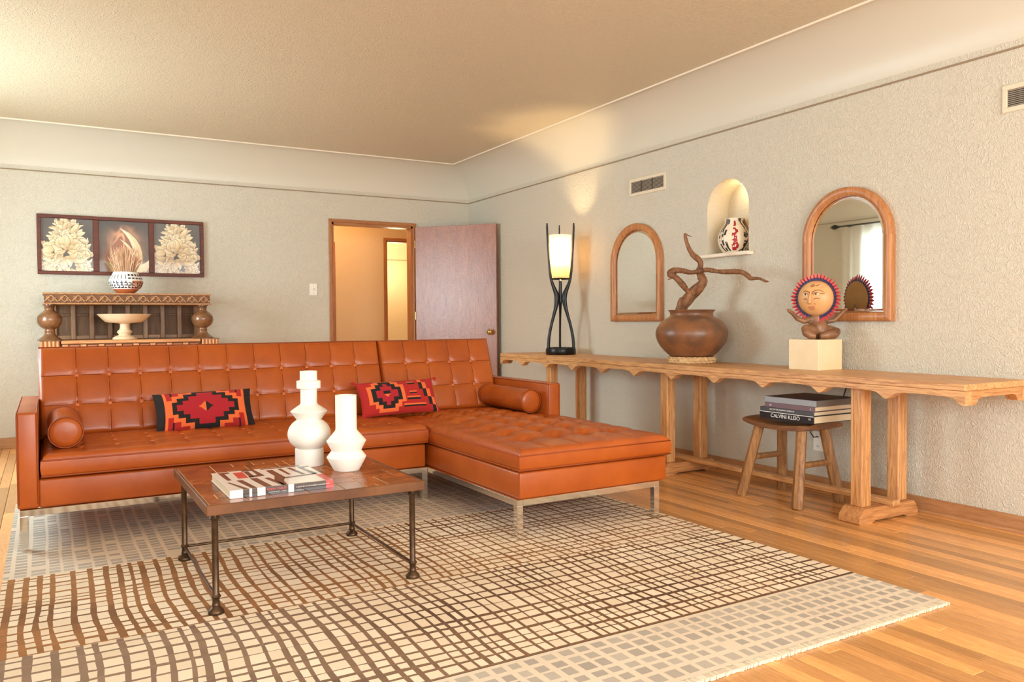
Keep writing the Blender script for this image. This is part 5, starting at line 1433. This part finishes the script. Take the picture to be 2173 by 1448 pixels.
NV = S(36, 36, 60); shp = []; R = random.Random(8); ap_ = math.atan2(-fp_y, -fp_x)
for a in range(-90, 95, 14):
    red = a > 12
    if red: shp.append(([(a, 10), (a + 13, 10), (a + 13, 26), (a, 26)], S(206, 124, 80)))
    for z_ in (11, 16, 21):
        if R.random() < 0.85: shp.append(([(a + 1, z_), (a + 10, z_), (a + 10, z_ + 1.8), (a + 1, z_ + 1.8)], NV if not red else S(96, 44, 30)))
        if R.random() < 0.7:
            q_ = a + R.choice((1, 5, 9)); shp.append(([(q_, z_), (q_ + 3, z_), (q_ + 3, z_ + 5), (q_, z_ + 5)], NV if not red else S(96, 44, 30)))
    if a > 0: shp += [([(a, 30), (a + 9, 30), (a + 9, 32.5), (a, 32.5)], NV), ([(a, 36), (a + 7, 36), (a + 7, 40), (a, 40)], NV)]
    else: shp.append(([(a + 3, 30), (a + 6, 30), (a + 6, 39), (a + 3, 39)], S(120, 112, 120)))
dm = MB()
for i, (p, c) in enumerate(shp): decal(dm, (fp_x, fp_y, fp_z), fpp, kf, ap_, [(p, c)], 0.0008 + 0.00004 * i)
dm.build('painted_pattern', m_paint, fp, fixn=False)
R = random.Random(17); gm = MB()
for q_ in range(230):
    a = R.uniform(0, 2 * PI); r0 = 0.07 * math.sqrt(R.random()); sp2 = R.uniform(0.1, 1.25); hh = R.uniform(0.12, 0.245)
    b0 = Vector((fp_x + r0 * math.cos(a), fp_y + r0 * math.sin(a), fp_z + 0.15)); d = Vector((math.cos(a), math.sin(a), 0))
    gm.tube([b0, b0 + d * (0.03 * sp2) + Vector((0, 0, hh * 0.5)), b0 + d * (0.062 * sp2) + Vector((0, 0, hh))], [0.0018, 0.0022, 0.0008], 4)
    if q_ % 2: gm.tube([b0 + d * (0.05 * sp2) + Vector((0, 0, hh * 0.8)), b0 + d * (0.07 * sp2) + Vector((0.004, 0, hh * 1.04))], [0.0035, 0.001], 4)
o = gm.build('dried_grass', m_grass); tag(o, 'bunch of pale dried grass in the small painted pot', 'dried grass', kind='stuff')

# ------------------------------------------------------------------ curtain on the left wall, seen in the mirror
def sheer():
    n = Nodes('sheer_linen'); tl = n.n('ShaderNodeBsdfTranslucent'); df = n.n('ShaderNodeBsdfDiffuse'); tr = n.n('ShaderNodeBsdfTransparent')
    for x in (tl, df): x.inputs['Color'].default_value = (0.90, 0.84, 0.74, 1)
    m1 = n.n('ShaderNodeMixShader'); m1.inputs[0].default_value = 0.5; m2 = n.n('ShaderNodeMixShader'); m2.inputs[0].default_value = 0.68
    n.l(tl.outputs[0], m1.inputs[1]); n.l(df.outputs[0], m1.inputs[2]); n.l(m1.outputs[0], m2.inputs[1]); n.l(tr.outputs[0], m2.inputs[2])
    n.l(m2.outputs[0], n.out.inputs['Surface']); return n.m
m_sheer = sheer()
for label, y0, y1 in (('cream sheer curtain panel at the far end of the left window', 5.47, 6.88), ('cream sheer curtain panel at the near end of the left window', 4.02, 5.43)):
    us = [lerp(y0, y1, k / 140) for k in range(141)]
    mb = MB().grid(lambda a, b: (XL + 0.085 + 0.028 * math.sin((a - y0) * 42 + 0.6 * math.sin(a * 9)) * (0.55 + 0.45 * (2.24 - b) / 2.2), a, b), us, [0.03, 0.6, 1.2, 1.7, 2.1, 2.23])
    tag(mb.build('curtain', m_sheer, smooth=180, fixn=False), label, 'curtain', 'sheer curtains on the left window')
rod = thing('curtain_rod', 'black curtain rod with spear finials above the left window', 'curtain rod', (XL + 0.085, 5.45, 2.245))
MB().tube([(XL + 0.085, 3.98, 2.245), (XL + 0.085, 6.93, 2.245)], 0.011, 10).build('rod', m_cord, rod, smooth=60)
for yy, s_g in ((6.93, 1), (3.98, -1)):
    M_ = Matrix.Translation((XL + 0.085, yy, 2.245)) @ Matrix.Rotation(-PI / 2 * s_g, 4, 'X')
    MB().lathe([(0.0, 0.0), (0.016, 0.003), (0.012, 0.015), (0.026, 0.04), (0.034, 0.07), (0.026, 0.10), (0.0, 0.15)], n=12, M=M_, cap=False).build('finial', m_cord, rod, smooth=60)
for yy in (4.1, 5.45, 6.8): MB().box(XL, XL + 0.085, yy - 0.008, yy + 0.008, 2.23, 2.246, 0.002).build('bracket', m_cord, rod)
